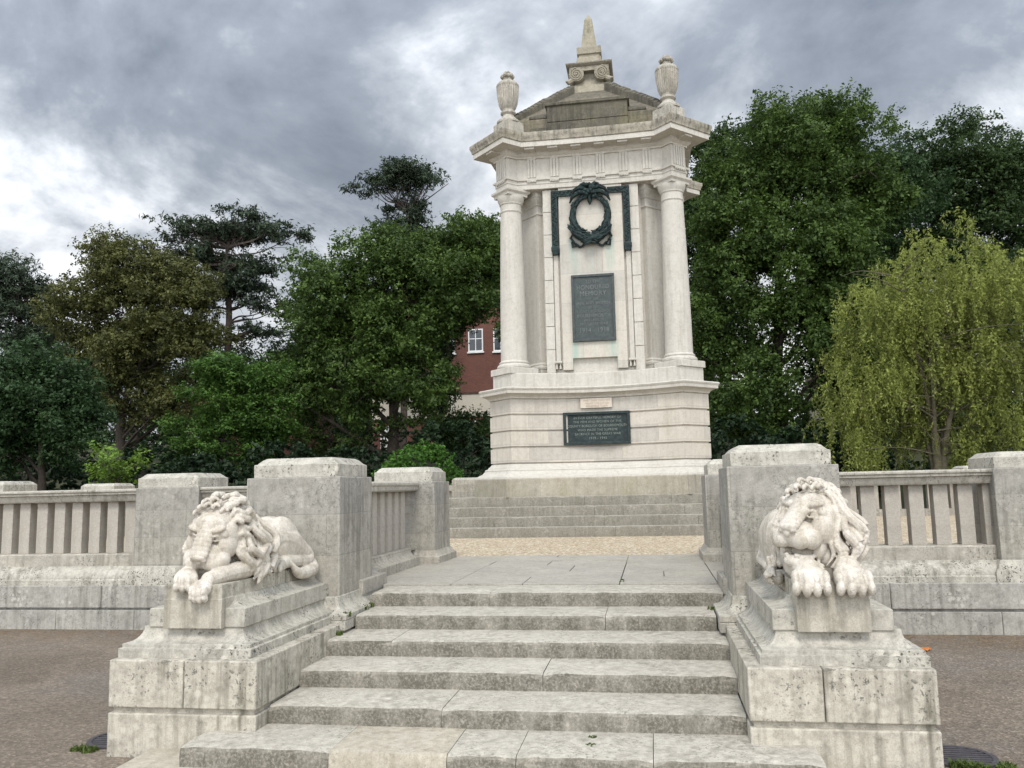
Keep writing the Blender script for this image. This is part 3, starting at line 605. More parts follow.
# panels on the four faces (front one carries bronze)
def face_pts(mb, k):
    a = k*math.pi/2; c, s = round(math.cos(a)), round(math.sin(a)); o = MB()
    o.v = [((x-MX)*c-(y-MY)*s+MX, (x-MX)*s+(y-MY)*c+MY, z) for x, y, z in mb.v]; o.f = list(mb.f); return o
for k in range(4):
    m = MB(); m.box(-.985, .985, MY-1.65, MY-1.45, 3.93, 7.86)
    zq = 3.95
    for q in range(8):
        for s in (-1, 1): m.box(*sx(s, .815, .995), MY-1.715, MY-1.64, zq, zq+.478); 
        zq += .487
    mpart(face_pts(m, k), 'face_slab', 'monument', .006)
    m = MB()
    for s in (-1, 1):
        m.box(*sx(s, .70, .80), MY-1.695, MY-1.64, 4.18, 7.8)
        m.rects([(*sx(s, .675, .822), MY-1.78, MY-1.69, 4.135), (*sx(s, .675, .822), MY-1.79, MY-1.69, 4.165), (*sx(s, .69, .81), MY-1.76, MY-1.69, 4.185)])
        m.rects([(*sx(s, .69, .735), MY-1.76, MY-1.69, 4.02), (*sx(s, .705, .72), MY-1.76, MY-1.69, 4.136)]); m.rects([(*sx(s, .765, .81), MY-1.76, MY-1.69, 4.02), (*sx(s, .78, .795), MY-1.76, MY-1.69, 4.136)])
    mpart(face_pts(m, k), 'pendant_strip', 'monument', .004)
    m = MB(); m.prism_y([(-.66, 3.99), (-.45, 3.99), (-.45, 4.23), (.45, 4.23), (.45, 3.99), (.66, 3.99), (.66, 7.85), (-.66, 7.85)], MY-1.745, MY-1.64)
    mpart(face_pts(m, k), 'centre_panel', 'panel', .008)
# entablature
m = MB(); m.loft([ring(up_plan, d, z) for d, z in [(-.02, 7.85), (0, 7.858), (0, 7.955), (.012, 7.96), (.012, 8.03), (.045, 8.036), (.05, 8.075), (.0, 8.08)]]); mpart(m, 'architrave', 'monument', .002, 20)
m = MB(); m.loft([ring(up_plan, d, z) for d, z in [(-.005, 8.078), (-.005, 8.52)]]); mpart(m, 'frieze', 'monument', 0)
m = MB(); m.loft([ring(up_plan, d, z) for d, z in [(.03, 8.515), (.035, 8.55), (.06, 8.565), (.09, 8.60), (.10, 8.64), (.30, 8.65), (.345, 8.652), (.345, 8.755)]]); mpart(m, 'bed_mould', 'monument', .002, 25)
m = MB(); m.loft([ring(up_plan, d, z) for d, z in [(.34, 8.754), (.365, 8.77), (.37, 8.81), (.385, 8.85), (.40, 8.885), (.40, 8.945), (.36, 8.955), (.0, 8.99), (-.3, 9.0)]]); mpart(m, 'cornice', 'cornice', .002, 25)
def obox(mb, cx, cy, ux, uy, hw, dep, z0, z1, back=.05):
    tx, ty = -uy, ux
    pts = [(cx+tx*hw+ux*dep, cy+ty*hw+uy*dep), (cx-tx*hw+ux*dep, cy-ty*hw+uy*dep), (cx-tx*hw-ux*back, cy-ty*hw-uy*back), (cx+tx*hw-ux*back, cy+ty*hw-uy*back)]
    mb.loft([[(MX+x, MY+y, z) for x, y in pts] for z in (z0, z1)])
for k in range(4):
    a = k*math.pi/2; c, s = round(math.cos(a)), round(math.sin(a)); rt = lambda x, y: (x*c-y*s, x*s+y*c)
    spots = [((xq, -1.765-.045*(xq/1.51)**2), (0, -1), .48) for xq in (-1.2, -.72, -.24, .24, .72, 1.2)]+[((1.84, -1.84), (.7071, -.7071), .40)]
    for p_, n_, wd in spots:
        n = rt(*n_); fr = MB(); m = 3 if wd == .48 else 5
        tx, ty = -n_[1], n_[0]
        for q in range(m):
            o_ = (q-(m-1)/2)*.062; obox(fr, *rt(p_[0]+tx*o_, p_[1]+ty*o_), *n, .022, .022, 8.10, 8.50)
        w_ = (m-1)/2*.062+.026; obox(fr, *rt(*p_), *n, w_, .024, 8.49, 8.519); obox(fr, *rt(*p_), *n, w_, .004, 8.10, 8.495)
        f_ = mpart(fr, 'triglyph', 'monument', 0)
        gt = MB(); obox(gt, *rt(*p_), *n, w_+.012, .046, 8.018, 8.038)
        for q in range(6): o_ = (q-2.5)*w_*.36; obox(gt, *rt(p_[0]+tx*o_, p_[1]+ty*o_), *n, .011, .044, 7.992, 8.020)
        mpart(gt, 'drop_ornament', 'monument', 0, parent=f_)
        mu = MB(); obox(mu, *rt(*p_), *n, .105, .31, 8.612, 8.648, -.06); mpart(mu, 'bracket_block', 'monument', .003)
# roof
def sqr(h, z): return [(MX-h, MY-h, z), (MX+h, MY-h, z), (MX+h, MY+h, z), (MX-h, MY+h, z)]
m = MB(); m.loft([sqr(h, z) for h, z in [(1.69, 8.93), (1.69, 9.08), (1.685, 9.09), (1.68, 9.42), (1.64, 9.46), (.52, 10.50), (.44, 10.56)]]); rf = mpart(m, 'roof', 'roof', .01)
for k in range(4):
    m = MB(); m.rects([(-.85, .85, MY-1.74, MY-.9, 8.93), (-.85, .85, MY-1.74, MY-.9, 9.30), (-.835, .835, MY-1.725, MY-.9, 9.305), (-.835, .835, MY-1.725, MY-.9, 9.318), (-.85, .85, MY-1.74, MY-.9, 9.323), (-.85, .85, MY-1.74, MY-.9, 9.66), (-.89, .89, MY-1.78, MY-.9, 9.675), (-.89, .89, MY-1.78, MY-.9, 9.735), (-.84, .84, MY-1.70, MY-.9, 9.77), (-.80, .80, MY-1.45, MY-.9, 9.80)])
    mpart(face_pts(m, k), 'attic_block', 'mossy', .012, parent=rf)
    for s in (-1, 1):
        m = MB(); m.rects([(*sx(s, .86, 1.22), MY-1.72, MY-1.2, 8.99), (*sx(s, .86, 1.22), MY-1.72, MY-1.2, 9.22), (*sx(s, .86, 1.20), MY-1.66, MY-1.2, 9.25), (*sx(s, .86, 1.19), MY-1.62, MY-1.2, 9.42), (*sx(s, .86, 1.24), MY-1.68, MY-1.2, 9.45), (*sx(s, .86, 1.24), MY-1.68, MY-1.2, 9.50), (*sx(s, .86, 1.10), MY-1.5, MY-1.2, 9.62)])
        mpart(face_pts(m, k), 'side_block', 'mossy', .01, parent=rf)
    # hip rib of overlapping tiles
    a = k*math.pi/2+math.pi/4; dx, dy = math.cos(a), math.sin(a); m = MB()
    nseg = 16
    for q in range(nseg):
        t0, t1 = q/nseg, (q+1)/nseg; r0 = 2.26-(2.26-.60)*t0; r1 = 2.26-(2.26-.60)*t1; z0 = 9.50+1.16*t0; z1 = 9.50+1.16*t1
        hw = .13; tx, ty = -dy, dx; j = rng.uniform(0, .03)
        rr = []
        for r_, z_, up in ((r0+.03, z0+.02, 0), (r1, z1, 0)):
            rr.append([(MX+dx*r_+tx*h*hw, MY+dy*r_+ty*h*hw, z_+zz_) for h, zz_ in ((-1, -.26), (1, -.26), (1, .0+j), (.4, .06+j), (-.4, .06+j), (-1, .0+j))])
        m.loft(rr)
    obox(m, dx*2.22, dy*2.22, dx, dy, .13, .08, 9.0, 9.52)
    mpart(m, 'hip_rib', 'mossy', .008, parent=rf)
# finial
m = MB(); m.loft([sqr(h, z) for h, z in [(.48, 10.50), (.43, 10.68), (.33, 10.80), (.29, 10.95), (.29, 11.17)]]); fin = mpart(m, 'finial', 'finial', .006)
m = MB(); m.loft([sqr(h, z) for h, z in [(.44, 11.16), (.47, 11.17), (.52, 11.21), (.53, 11.235), (.45, 11.25)]]); m.rects([(-.45, .45, MY-.45, MY+.45, 11.06), (-.45, .45, MY-.45, MY+.45, 11.165)])
mpart(m, 'volute_abacus', 'finial', .005, parent=fin)
for s in (-1, 1):
    m = MB(); n = 24; rr = []
    for y_, sc_ in ((-.47, .97), (-.45, 1), (.45, 1), (.47, .97)): rr.append([(s*.29+.175*sc_*math.cos(2*math.pi*q/n), MY+y_, 10.985+.175*sc_*math.sin(2*math.pi*q/n)) for q in range(n)])
    m.loft(rr)
    for yy_ in (-.475, .475):
        sp = [(s*.29-s*(.152-.125*q/48)*math.cos(q/48*math.pi*5+math.pi/2*1), MY+yy_, 10.985+(.152-.12*q/48)*math.sin(q/48*math.pi*5+math.pi/2)) for q in range(49)]
        m.tube(sp, .02, 6); m.ell((s*.29, MY+yy_, 10.985), (.03, .03, .03))
    mpart(m, 'volute', 'finial', 0, 35, parent=fin)
    m = MB()
    m.tube([(s*.40, MY-.42, 10.86), (s*.48, MY-.46, 10.80), (s*.53, MY-.5, 10.82)], [.07, .06, .02], 8); mpart(m, 'acanthus_leaf', 'finial', 0, 35, parent=fin)
m = MB(); m.loft([sqr(h, z) for h, z in [(.38, 11.245), (.33, 11.28), (.30, 11.31), (.27, 11.48), (.24, 11.50), (.24, 11.55), (.275, 11.565), (.28, 11.73), (.22, 11.74)]]); mpart(m, 'obelisk_base', 'finial', .005, parent=fin)
m = MB(); m.loft([sqr(h, z) for h, z in [(.19, 11.735), (.185, 11.75), (.088, 12.50), (.08, 12.51), (.006, 12.66)]]); mpart(m, 'obelisk', 'finial', .004, parent=fin)
# urns
for sx_, sy_ in ((-1, -1), (1, -1), (1, 1), (-1, 1)):
    cx0, cy0 = sx_*1.69, sy_*1.69
    m = MB(); m.loft([sq45(cx0, cy0, h, z) for h, z in [(.33, 8.95), (.33, 9.36), (.30, 9.38)]])
    m.lathe(MX+cx0, MY+cy0, [(.25, 9.37), (.25, 9.42), (.20, 9.46), (.135, 9.53), (.12, 9.57)], 28)
    u = mpart(m, 'urn', 'weathered', .006, 40)
    m = MB(); m.lathe(MX+cx0, MY+cy0, [(.12, 9.56), (.165, 9.60), (.165, 9.63), (.13, 9.66), (.14, 9.68), (.14, 9.69)], 28)
    m.lathe(MX+cx0, MY+cy0, [(.13, 9.685), (.165, 9.73), (.20, 9.83), (.222, 9.98), (.232, 10.12), (.235, 10.20)], 112, 28, .035)
    m.lathe(MX+cx0, MY+cy0, [(.238, 10.195), (.247, 10.215), (.24, 10.25), (.20, 10.30), (.13, 10.335), (.10, 10.36), (.095, 10.42)], 28)
    for q in range(10):
        a = q*math.pi/5; m.ell((MX+cx0+.11*math.cos(a), MY+cy0+.11*math.sin(a), 10.44+.015*(q % 2)), (.05, .05, .045), n=8, m=5)
    for q in range(6):
        a = q*math.pi/3; m.ell((MX+cx0+.06*math.cos(a), MY+cy0+.06*math.sin(a), 10.52), (.04, .04, .035), n=8, m=5)
    m.ell((MX+cx0, MY+cy0, 10.46), (.10, .10, .07)); mpart(m, 'urn_bowl', 'weathered', 0, 40, parent=u)

# bronze: bars, wreath, plaques
FY = MY-1.745
for s in (-1, 1):
    br = MB()
    br.box(*sx(s, .68, .815), FY-.035, FY+.10, 6.55, 7.775); br.box(*sx(s, .36, .80), FY-.045, FY+.08, 7.655, 7.785)
    br.rects([(*sx(s, .665, .83), FY-.06, FY+.1, 6.50), (*sx(s, .665, .83), FY-.06, FY+.1, 6.56), (*sx(s, .68, .815), FY-.04, FY+.1, 6.60)]); br.rects([(*sx(s, .69, .805), FY-.045, FY+.1, 6.42), (*sx(s, .67, .825), FY-.055, FY+.1, 6.50)])
    for q in range(40):
        br.ell((s*.7475+rng.uniform(-.045, .045), FY-.037, 6.62+q*.0275), (.026, .016, .02), n=6, m=4)
    for q in range(14): br.ell((s*(.38+q*.03), FY-.047, 7.72+rng.uniform(-.035, .035)), (.022, .016, .026), n=6, m=4)
    mpart(br, 'bronze_bar', 'bronze', .004)
wr = MB(); wrng = random.Random(3)
def leafm(mb, p, ang, ln, wd, th=.03, lift=.03):
    rot = Matrix.Rotation(-ang, 3, 'Y'); mb.ell(p, (ln, th, wd), rot, 8, 6)
for s in (-1, 1):
    pts = []
    for q in range(26):
        t = q/25; a = R(78)-t*R(165); rx = .375*(1-.05*t); 
        pts.append((s*(rx*math.cos(a)+(.0 if t < .5 else 0)), FY-.05, 7.20+.43*math.sin(a)))
    wr.tube(pts, [.045+.03*min(1, q/14) for q in range(26)], 8)
    for q in range(90):
        t = wrng.random(); i = min(24, int(t*25)); p = pts[i]; d = Vector(pts[i+1])-Vector(p); a = math.atan2(d.z, d.x)
        wv = wrng.uniform(-1, 1)*(.045+.035*t); nx, nz = -math.sin(a), math.cos(a)
        leafm(wr, (p[0]+nx*wv, FY-.085-wrng.random()*.03, p[2]+nz*wv), a+wrng.uniform(-.5, .5), .055, .018, .014)
    # crossing lower branches: thick overlapping leaves swept to the centre
    low = [(s*.40, FY-.07, 6.98), (s*.33, FY-.08, 6.86), (s*.20, FY-.09, 6.76), (s*.04, FY-.10-.02*s, 6.68), (s*-.12, FY-.11-.02*s, 6.64), (s*-.2, FY-.1, 6.65)]
    wr.tube(low, [.05, .09, .105, .095, .06, .03], 10)
    for q in range(60):
        t = wrng.random()*.8; i = min(4, int(t*5)); f = t*5-i; a0 = Vector(low[i]); b0 = Vector(low[i+1]); p = a0.lerp(b0, f); d = b0-a0; a = math.atan2(d.z, d.x); wv = wrng.uniform(-.09, .09)
        leafm(wr, (p.x-math.sin(a)*wv, FY-.17-wrng.random()*.02, p.z+math.cos(a)*wv), a+wrng.uniform(-.35, .35), .06, .018, .016)
    for q in range(4): leafm(wr, (s*(.21+.035*q), FY-.07, 6.90+.015*q), R(70)-s*.2*q, .06, .014)
    # ribbon ends
    wr.tube([(s*.36, FY-.04, 6.85), (s*.42, FY-.05, 6.74), (s*.36, FY-.05, 6.66), (s*.30, FY-.05, 6.56), (s*.38, FY-.05, 6.55), (s*.40, FY-.04, 6.66)], [.035, .03, .025, .025, .03, .02], 6)
    wr.tube([(s*.10, FY-.05, 6.64), (s*.18, FY-.06, 6.55), (s*.24, FY-.05, 6.54), (s*.32, FY-.05, 6.62)], [.03, .025, .025, .02], 6)
    # drooping crown leaves
    wr.tube([(s*.05, FY-.07, 7.74), (s*.20, FY-.10, 7.80), (s*.32, FY-.09, 7.74), (s*.36, FY-.07, 7.66)], [.05, .055, .04, .015], 8)
    wr.tube([(s*.05, FY-.08, 7.68), (s*.22, FY-.12, 7.68), (s*.36, FY-.10, 7.60), (s*.42, FY-.07, 7.48)], [.05, .05, .04, .015], 8)
    wr.tube([(s*.03, FY-.08, 7.80), (s*.12, FY-.10, 7.87), (s*.20, FY-.09, 7.86)], [.05, .045, .015], 8)
for q in range(26): wr.ell((wrng.gauss(0, .07), FY-.11-wrng.random()*.05, 7.72+wrng.gauss(0, .055)), (.045, .04, .045), n=8, m=5)
wr.ell((0, FY-.06, 7.70), (.16, .07, .13)); wr.tube([(0, FY-.07, 7.62), (0, FY-.07, 7.50), (0, FY-.07, 7.42)], [.05, .045, .012], 8); wr.ell((0, FY-.06, 7.86), (.04, .04, .05))
mpart(wr, 'bronze_wreath', 'bronze', 0, 40)
def text(body, size, x, y, z, mat, parent, sxx=1.0):
    cu_ = bpy.data.curves.new('lettering', 'FONT'); cu_.body = body; cu_.size = size; cu_.align_x = 'CENTER'; cu_.align_y = 'CENTER'; cu_.extrude = .004; cu_.space_character = 1.08
    t = bpy.data.objects.new('lettering_src', cu_); col.objects.link(t)
    bpy.context.view_layer.update(); me = bpy.data.meshes.new_from_object(t.evaluated_get(bpy.context.evaluated_depsgraph_get())); bpy.data.objects.remove(t)
    V = np.zeros(len(me.vertices)*3); me.vertices.foreach_get('co', V); V = V.reshape(-1, 3); return V*np.array([sxx, 1, 1]), [tuple(p.vertices) for p in me.polygons]
def lettering(lines, yf, parent, mat):
    mb = MB()
    for body, size, z, sxx in lines:
        V, F = text(body, size, 0, 0, 0, None, None, sxx); mb.add([(MX+v[0], yf-v[2], z+v[1]) for v in V], F)
    o = mb.build('lettering', M[mat], parent, 0); return o
m = MB(); m.box(-.42, .42, FY-.035, FY+.02, 4.575, 5.935)
pl = mpart(m, 'bronze_plaque', 'plaque', .004); pl['label'] = 'tall grey bronze plaque below the wreath'
m = MB()
for a in ((-.44, .44, 5.90, 5.95), (-.44, .44, 4.56, 4.61)): m.box(a[0], a[1], FY-.06, FY+.01, a[2], a[3])
for a in ((-.44, -.39), (.39, .44)): m.box(a[0], a[1], FY-.058, FY+.01, 4.612, 5.898)
mpart(m, 'frame', 'plaque', .004, parent=pl)
lettering([('TO THE', 0.095, 5.80, 0.86), ('HONOURED', 0.131, 5.68, 0.86), ('MEMORY', 0.135, 5.55, 0.95), ('OF THE', 0.072, 5.435, 0.86), ('MEN AND WOMEN', 0.086, 5.345, 0.86), ('OF THE', 0.068, 5.265, 0.86), ('COUNTY BOROUGH OF', 0.077, 5.175, 0.76), ('BOURNEMOUTH', 0.099, 5.085, 0.86), ('WHO FELL IN', 0.072, 4.995, 0.86), ('THE GREAT WAR', 0.081, 4.91, 0.86), ('1914 - 1918', 0.135, 4.785, 0.86)], FY-.037, pl, 'letter')
PY = MY-1.77
m = MB(); m.box(-.64, .61, PY-.03, PY+.2, 2.475, 3.09)
p2 = mpart(m, 'bronze_plaque', 'plaque_green', .004); p2['label'] = 'wide dark green bronze plaque on the rusticated plinth'
m = MB()
for a in ((-.685, .655, 3.06, 3.115), (-.685, .655, 2.455, 2.51)): m.box(a[0], a[1], PY-.075, PY+.2, a[2], a[3])
for a in ((-.685, -.625), (.595, .655)): m.box(a[0], a[1], PY-.073, PY+.2, 2.512, 3.058)
mpart(m, 'frame', 'plaque_green', .006, parent=p2)
lettering([('IN EVER GRATEFUL MEMORY OF', .066, 2.995, .93), ('THE MEN AND WOMEN OF THE', .066, 2.915, .95), ('COUNTY BOROUGH OF BOURNEMOUTH', .070, 2.832, .86), ('WHO MADE THE SUPREME', .066, 2.75, .95), ('SACRIFICE IN THE GREAT WAR', .066, 2.67, .93), ('1939 - 1945', .070, 2.585, 1)], PY-.032, p2, 'letter_pale')
m = MB(); m.box(-.33, .305, MY-1.80, MY-1.6, 3.195, 3.392); tb = mpart(m, 'stone_tablet', 'tablet', .004)
lettering([('THEY DIED THAT WE', .055, 3.345, .95), ('MIGHT LIVE LET US', .055, 3.285, .95), ('REMEMBER THEM', .055, 3.228, .95)], MY-1.8005, tb, 'incised')

# ------------------------------------------------------------------ lions
def catmull(P, n=6):
    P = [Vector(p) for p in P]; P = [2*P[0]-P[1]]+P+[2*P[-1]-P[-2]]; out = []
    for i in range(1, len(P)-2):
        for k in range(n):
            t = k/n; a, b, c, d = P[i-1], P[i], P[i+1], P[i+2]
            out.append(.5*((2*b)+(c-a)*t+(2*a-5*b+4*c-d)*t*t+(3*b-a-3*c+d)*t**3))
    out.append(P[-2]); return out
def limb(mb, P, Rr, n=12):
    pts = catmull(P); rr = np.interp(np.linspace(0, len(Rr)-1, len(pts)), range(len(Rr)), Rr).tolist()
    mb.tube(pts, rr, n); mb.ell(pts[0], (rr[0],)*3); mb.ell(pts[-1], (rr[-1],)*3)
def lookrot(f, up=(0, 0, 1)):               # local -Y faces f
    f = Vector(f).normalized(); y = -f; x = y.cross(Vector(up)).normalized(); z = x.cross(y); return Matrix((x, y, z)).transposed()
def mane(mb, C, Rd, face, rows, seed, down=.6, rad=.022, length=.26, skip=None):
    rg = random.Random(seed); C = Vector(C); face = Vector(face).normalized()
    u = face.cross(Vector((0, 0, 1))).normalized(); v = u.cross(face).normalized()
    def proj_(p):
        d = p-C; k = math.sqrt((d.x/Rd[0])**2+(d.y/Rd[1])**2+(d.z/Rd[2])**2); return C+d/k
    for th0, cnt, ln, rd in rows:
        for i in range(cnt):
            ph = 2*math.pi*(i+rg.uniform(-.3, .3)+.5*(th0 % 2 > 1))/cnt; th = R(th0+rg.uniform(-5, 5))
            d0 = face*math.cos(th)+(u*math.cos(ph)+v*math.sin(ph))*math.sin(th)
            p = proj_(C+Vector((d0.x*Rd[0], d0.y*Rd[1], d0.z*Rd[2]))); pts = [p.copy()]; n = 9; L_ = ln*rg.uniform(.8, 1.2); wph = rg.uniform(0, 6.28); wamp = rg.uniform(.5, .95)
            for k in range(n):
                nrm = (p-C); nrm = Vector((nrm.x/Rd[0]**2, nrm.y/Rd[1]**2, nrm.z/Rd[2]**2)).normalized()
                away = -(face-nrm*face.dot(nrm)); away = away.normalized() if away.length > .05 else Vector((0, 0, 0))
                dn = Vector((0, .25, -1)); dn = dn-nrm*dn.dot(nrm)
                t_ = away*(1-down*.5)+dn*down*(.4+.9*k/n); t_.normalize(); side = nrm.cross(t_)
                t_ = (t_+side*math.sin(wph+k*1.05)*wamp).normalized(); p = proj_(p+t_*L_/n); pts.append(p+nrm*(.016*math.sin(k/n*math.pi)+.007))
            if pts[-1].z < .945 or min(q.z for q in pts) < .94: pts = [q for q in pts if q.z > .945]
            if len(pts) < 4 or (skip and skip(pts[0])): continue
            m_ = len(pts); mb.tube(pts, [rd*(.55+.6*math.sin(min(1, (q+1)/m_*1.25)*math.pi*.62)) if q < m_-2 else rd*(.55 if q == m_-2 else .2) for q in range(m_)], 7)
def paw(mb, c, yaw, pitch, sc=1.0, toes=4, spread=.046):
    rot = Matrix.Rotation(yaw, 3, 'Z') @ Matrix.Rotation(pitch, 3, 'X'); c = Vector(c)
    mb.ell(c, (.092*sc, .105*sc, .062*sc), rot)
    for q in range(toes):
        o = (q-(toes-1)/2)*spread*sc; fy = -.085*sc+abs(q-(toes-1)/2)*.014*sc
        mb.ell(c+rot @ Vector((o, fy+.03*sc, .018*sc)), (.0235*sc, .055*sc, .042*sc), rot, 10, 7)
        mb.ell(c+rot @ Vector((o, fy-.018*sc, -.012*sc)), (.0235*sc, .034*sc, .040*sc), rot, 10, 7)
def lion_obj(mb, label, loc, vox=.0048):
    o = mb.build('lion_statue', M['lion'], None, 0, None, loc=loc); tag(o, label, 'lion statue', 'stone lions')
    r = o.modifiers.new('remesh', 'REMESH'); r.mode = 'VOXEL'; r.voxel_size = vox; r.use_smooth_shade = True
    sm = o.modifiers.new('smooth', 'SMOOTH'); sm.factor = .5; sm.iterations = 1; sm.factor = .35
    return o
def face(mb, hc, F, open_mouth=False, sc=1.0, up=(0, 0, 1), ms=1.2):
    H = lookrot(F, up); hc = Vector(hc)
    def P(x, y, z): return hc+H @ (Vector((x, y, z))*sc)
    def e(x, y, z, r, ry=0, rx=0, n=14): mb.ell(P(x, y, z), tuple(q*sc for q in r), H @ Matrix.Rotation(ry, 3, 'Y') @ Matrix.Rotation(rx, 3, 'X'), n, 10)
    e(0, .02, .01, (.145, .15, .15)); e(0, -.065, .075, (.115, .075, .075)); e(0, -.02, -.06, (.135, .12, .115))
    # broad flat bridge of the nose running into a deep square muzzle
    for t in range(7):
        f = t/6; e(0, -.105-.135*f, .075-.115*f, (.060+.004*f*ms, .042, .046-.012*f), 0, R(40), 12)
    e(0, -.150, -.088, (.096*ms, .090, .078)); e(0, -.200, -.098, (.088*ms, .066, .070))
    e(0, -.272, -.052, (.050, .018, .022), 0, R(15)); e(0, -.262, -.082, (.024, .02, .026))
    for s in (-1, 1):
        e(s*.032, -.266, -.066, (.024, .017, .018), s*R(25))
        e(s*.050*ms, -.226, -.122, (.054*ms, .044, .050), s*R(8)); e(s*.088*ms, -.165, -.118, (.044*ms, .066, .055)); e(s*.108, -.075, -.060, (.066, .085, .090)); e(s*.125, -.03, -.03, (.045, .08, .11))
        e(s*.070, -.108, .072, (.062, .040, .026), s*R(-10)); e(s*.110, -.095, .040, (.028, .034, .042), s*R(-30))
        e(s*.078, -.088, .0, (.055, .035, .050)); e(s*.078, -.120, .024, (.027, .022, .018), s*R(8)); mb.tube([P(s*.046, -.146, .016), P(s*.062, -.146, .038), P(s*.085, -.136, .042), P(s*.108, -.116, .026)], [.006, .010, .010, .006], 6)
        mb.tube([P(s*.046, -.146, .012), P(s*.064, -.144, .004), P(s*.088, -.134, .006), P(s*.108, -.116, .022)], [.006, .009, .009, .006], 6)
        if open_mouth: e(s*.100, -.075, -.165, (.032, .07, .07), s*R(10))
    if open_mouth:
        e(0, -.125, -.248, (.088, .105, .034)); e(0, -.205, -.240, (.058, .034, .036)); e(0, -.02, -.20, (.11, .11, .08))
        for s in (-1, 1): mb.tube([P(s*.022, -.228, -.205), P(s*.058, -.200, -.214), P(s*.084, -.14, -.210), P(s*.104, -.085, -.178)], [.014, .016, .016, .012], 6)
    else: e(0, -.175, -.196, (.070, .058, .036)); e(0, -.05, -.15, (.11, .11, .07))
def curtain(mb, tops, bots, n, bulge, wave, rad, seed, amp=.022, lay=2, turns=1.25):
    rg = random.Random(seed); T = catmull(tops, 12); B = catmull(bots, 12); bulge = Vector(bulge); wave = Vector(wave)
    for i in range(n):
        f = (i+rg.uniform(-.2, .2))/max(1, n-1); f = min(1, max(0, f)); t0 = T[int(f*(len(T)-1))]; g = min(1, max(0, f+rg.uniform(-.05, .05))); b0 = B[int(g*(len(B)-1))]; ph = rg.uniform(0, .2)+f*.5; pts = []; m_ = 14; k_ = rg.uniform(.8, 1.2); lift = (.0, .045, .015, .03)[i % 4]
        for q in range(m_+1):
            t = q/m_; pts.append(t0.lerp(b0, t)+bulge*math.sin(t*math.pi*.85)*(1+lift*20)+wave*amp*k_*math.sin(2*math.pi*(t*turns+ph))*(.4+t))
        r = rad*(1.15 if i % 2 else .85)*rg.uniform(.9, 1.1); mb.tube(pts, [r*(.6+.5*math.sin(min(1, t_/m_*1.2)*math.pi*.7)) if t_ < m_-2 else r*(.6 if t_ == m_-2 else .4 if t_ == m_-1 else .15) for t_ in range(m_+1)], 7)
def curl(mb, c, u, v, r0, rad, turns=.62, out=(0, 0, 0)):
    """one carved snail curl lying in the plane of u and v"""
    c = Vector(c); u = Vector(u); v = Vector(v); out = Vector(out); n = 14
    mb.tube([c+(u*math.cos(q/n*turns*6.28)+v*math.sin(q/n*turns*6.28))*r0*(1-.75*q/n)+out*(q/n) for q in range(n+1)], [rad*(.6+.5*math.sin(q/n*2.6)) for q in range(n+1)], 7)
# sleeping lion (head laid on crossed paws)
m = MB()
m.ell((-2.09, 6.00, 1.17), (.165, .27, .20)); m.ell((-2.08, 6.30, 1.19), (.165, .34, .205)); m.ell((-2.08, 6.56, 1.22), (.185, .30, .235), n=24, m=16)
m.ell((-1.985, 6.60, 1.22), (.125, .25, .225), Matrix.Rotation(R(-28), 3, 'X'), 26, 18); m.ell((-2.18, 6.6, 1.18), (.11, .28, .2))
limb(m, [(-2.0, 6.46, 1.28), (-1.965, 6.64, 1.24), (-1.94, 6.80, 1.15)], [.12, .13, .10]); m.box(-2.25, -1.95, 5.62, 6.85, 1.025, 1.09)
limb(m, [(-1.945, 6.80, 1.17), (-1.90, 6.89, 1.11), (-1.885, 6.84, 1.075), (-1.885, 6.6, 1.085), (-1.885, 6.42, 1.09)], [.10, .075, .060, .052, .050])
paw(m, (-1.885, 6.33, 1.075), R(-6), R(6), .78)
limb(m, [(-2.0, 6.92, 1.14), (-1.90, 6.965, 1.06), (-1.835, 6.89, 1.0), (-1.82, 6.72, .985), (-1.822, 6.56, 1.0), (-1.84, 6.46, 1.09)], [.04, .05, .055, .052, .042, .012])
limb(m, [(-1.97, 6.02, 1.13), (-1.925, 5.84, 1.10), (-1.95, 5.64, 1.085), (-2.0, 5.49, 1.06)], [.10, .075, .060, .055]); paw(m, (-2.015, 5.425, 1.005), R(-14), R(52), .80)
limb(m, [(-2.2, 5.9, 1.10), (-2.24, 5.70, 1.085), (-2.195, 5.56, 1.09)], [.09, .07, .062]); paw(m, (-2.155, 5.46, 1.07), R(28), R(36), .88)
face(m, (-2.085, 5.735, 1.385), (-.03, -.88, -.44), False, 1.08, (.08, 0, 1))
m.ell((-2.08, 5.89, 1.38), (.175, .19, .225)); m.ell((-2.07, 6.0, 1.24), (.160, .21, .20))
MF = (-.05, -.9, -.28)
mane(m, (-2.08, 5.84, 1.39), (.190, .20, .240), MF, [(50, 15, .12, .019), (60, 16, .16, .022), (78, 15, .22, .025), (98, 14, .26, .026), (118, 12, .28, .027), (138, 8, .28, .026)], 5, .5)
curtain(m, [(-1.97, 5.72, 1.52), (-1.955, 5.95, 1.52), (-1.99, 6.20, 1.44)], [(-1.90, 5.86, 1.16), (-1.890, 6.0, 1.12), (-1.90, 6.14, 1.14)], 7, (.055, .03, 0), (0, 1, .25), .025, 21, amp=.036, turns=1.6)
curtain(m, [(-1.925, 5.70, 1.38), (-1.90, 5.92, 1.34), (-1.92, 6.16, 1.30)], [(-1.89, 5.82, 1.12), (-1.872, 5.92, .985), (-1.876, 6.08, 1.02)], 7, (.035, .03, 0), (0, 1, .2), .025, 22, amp=.036, turns=1.6)
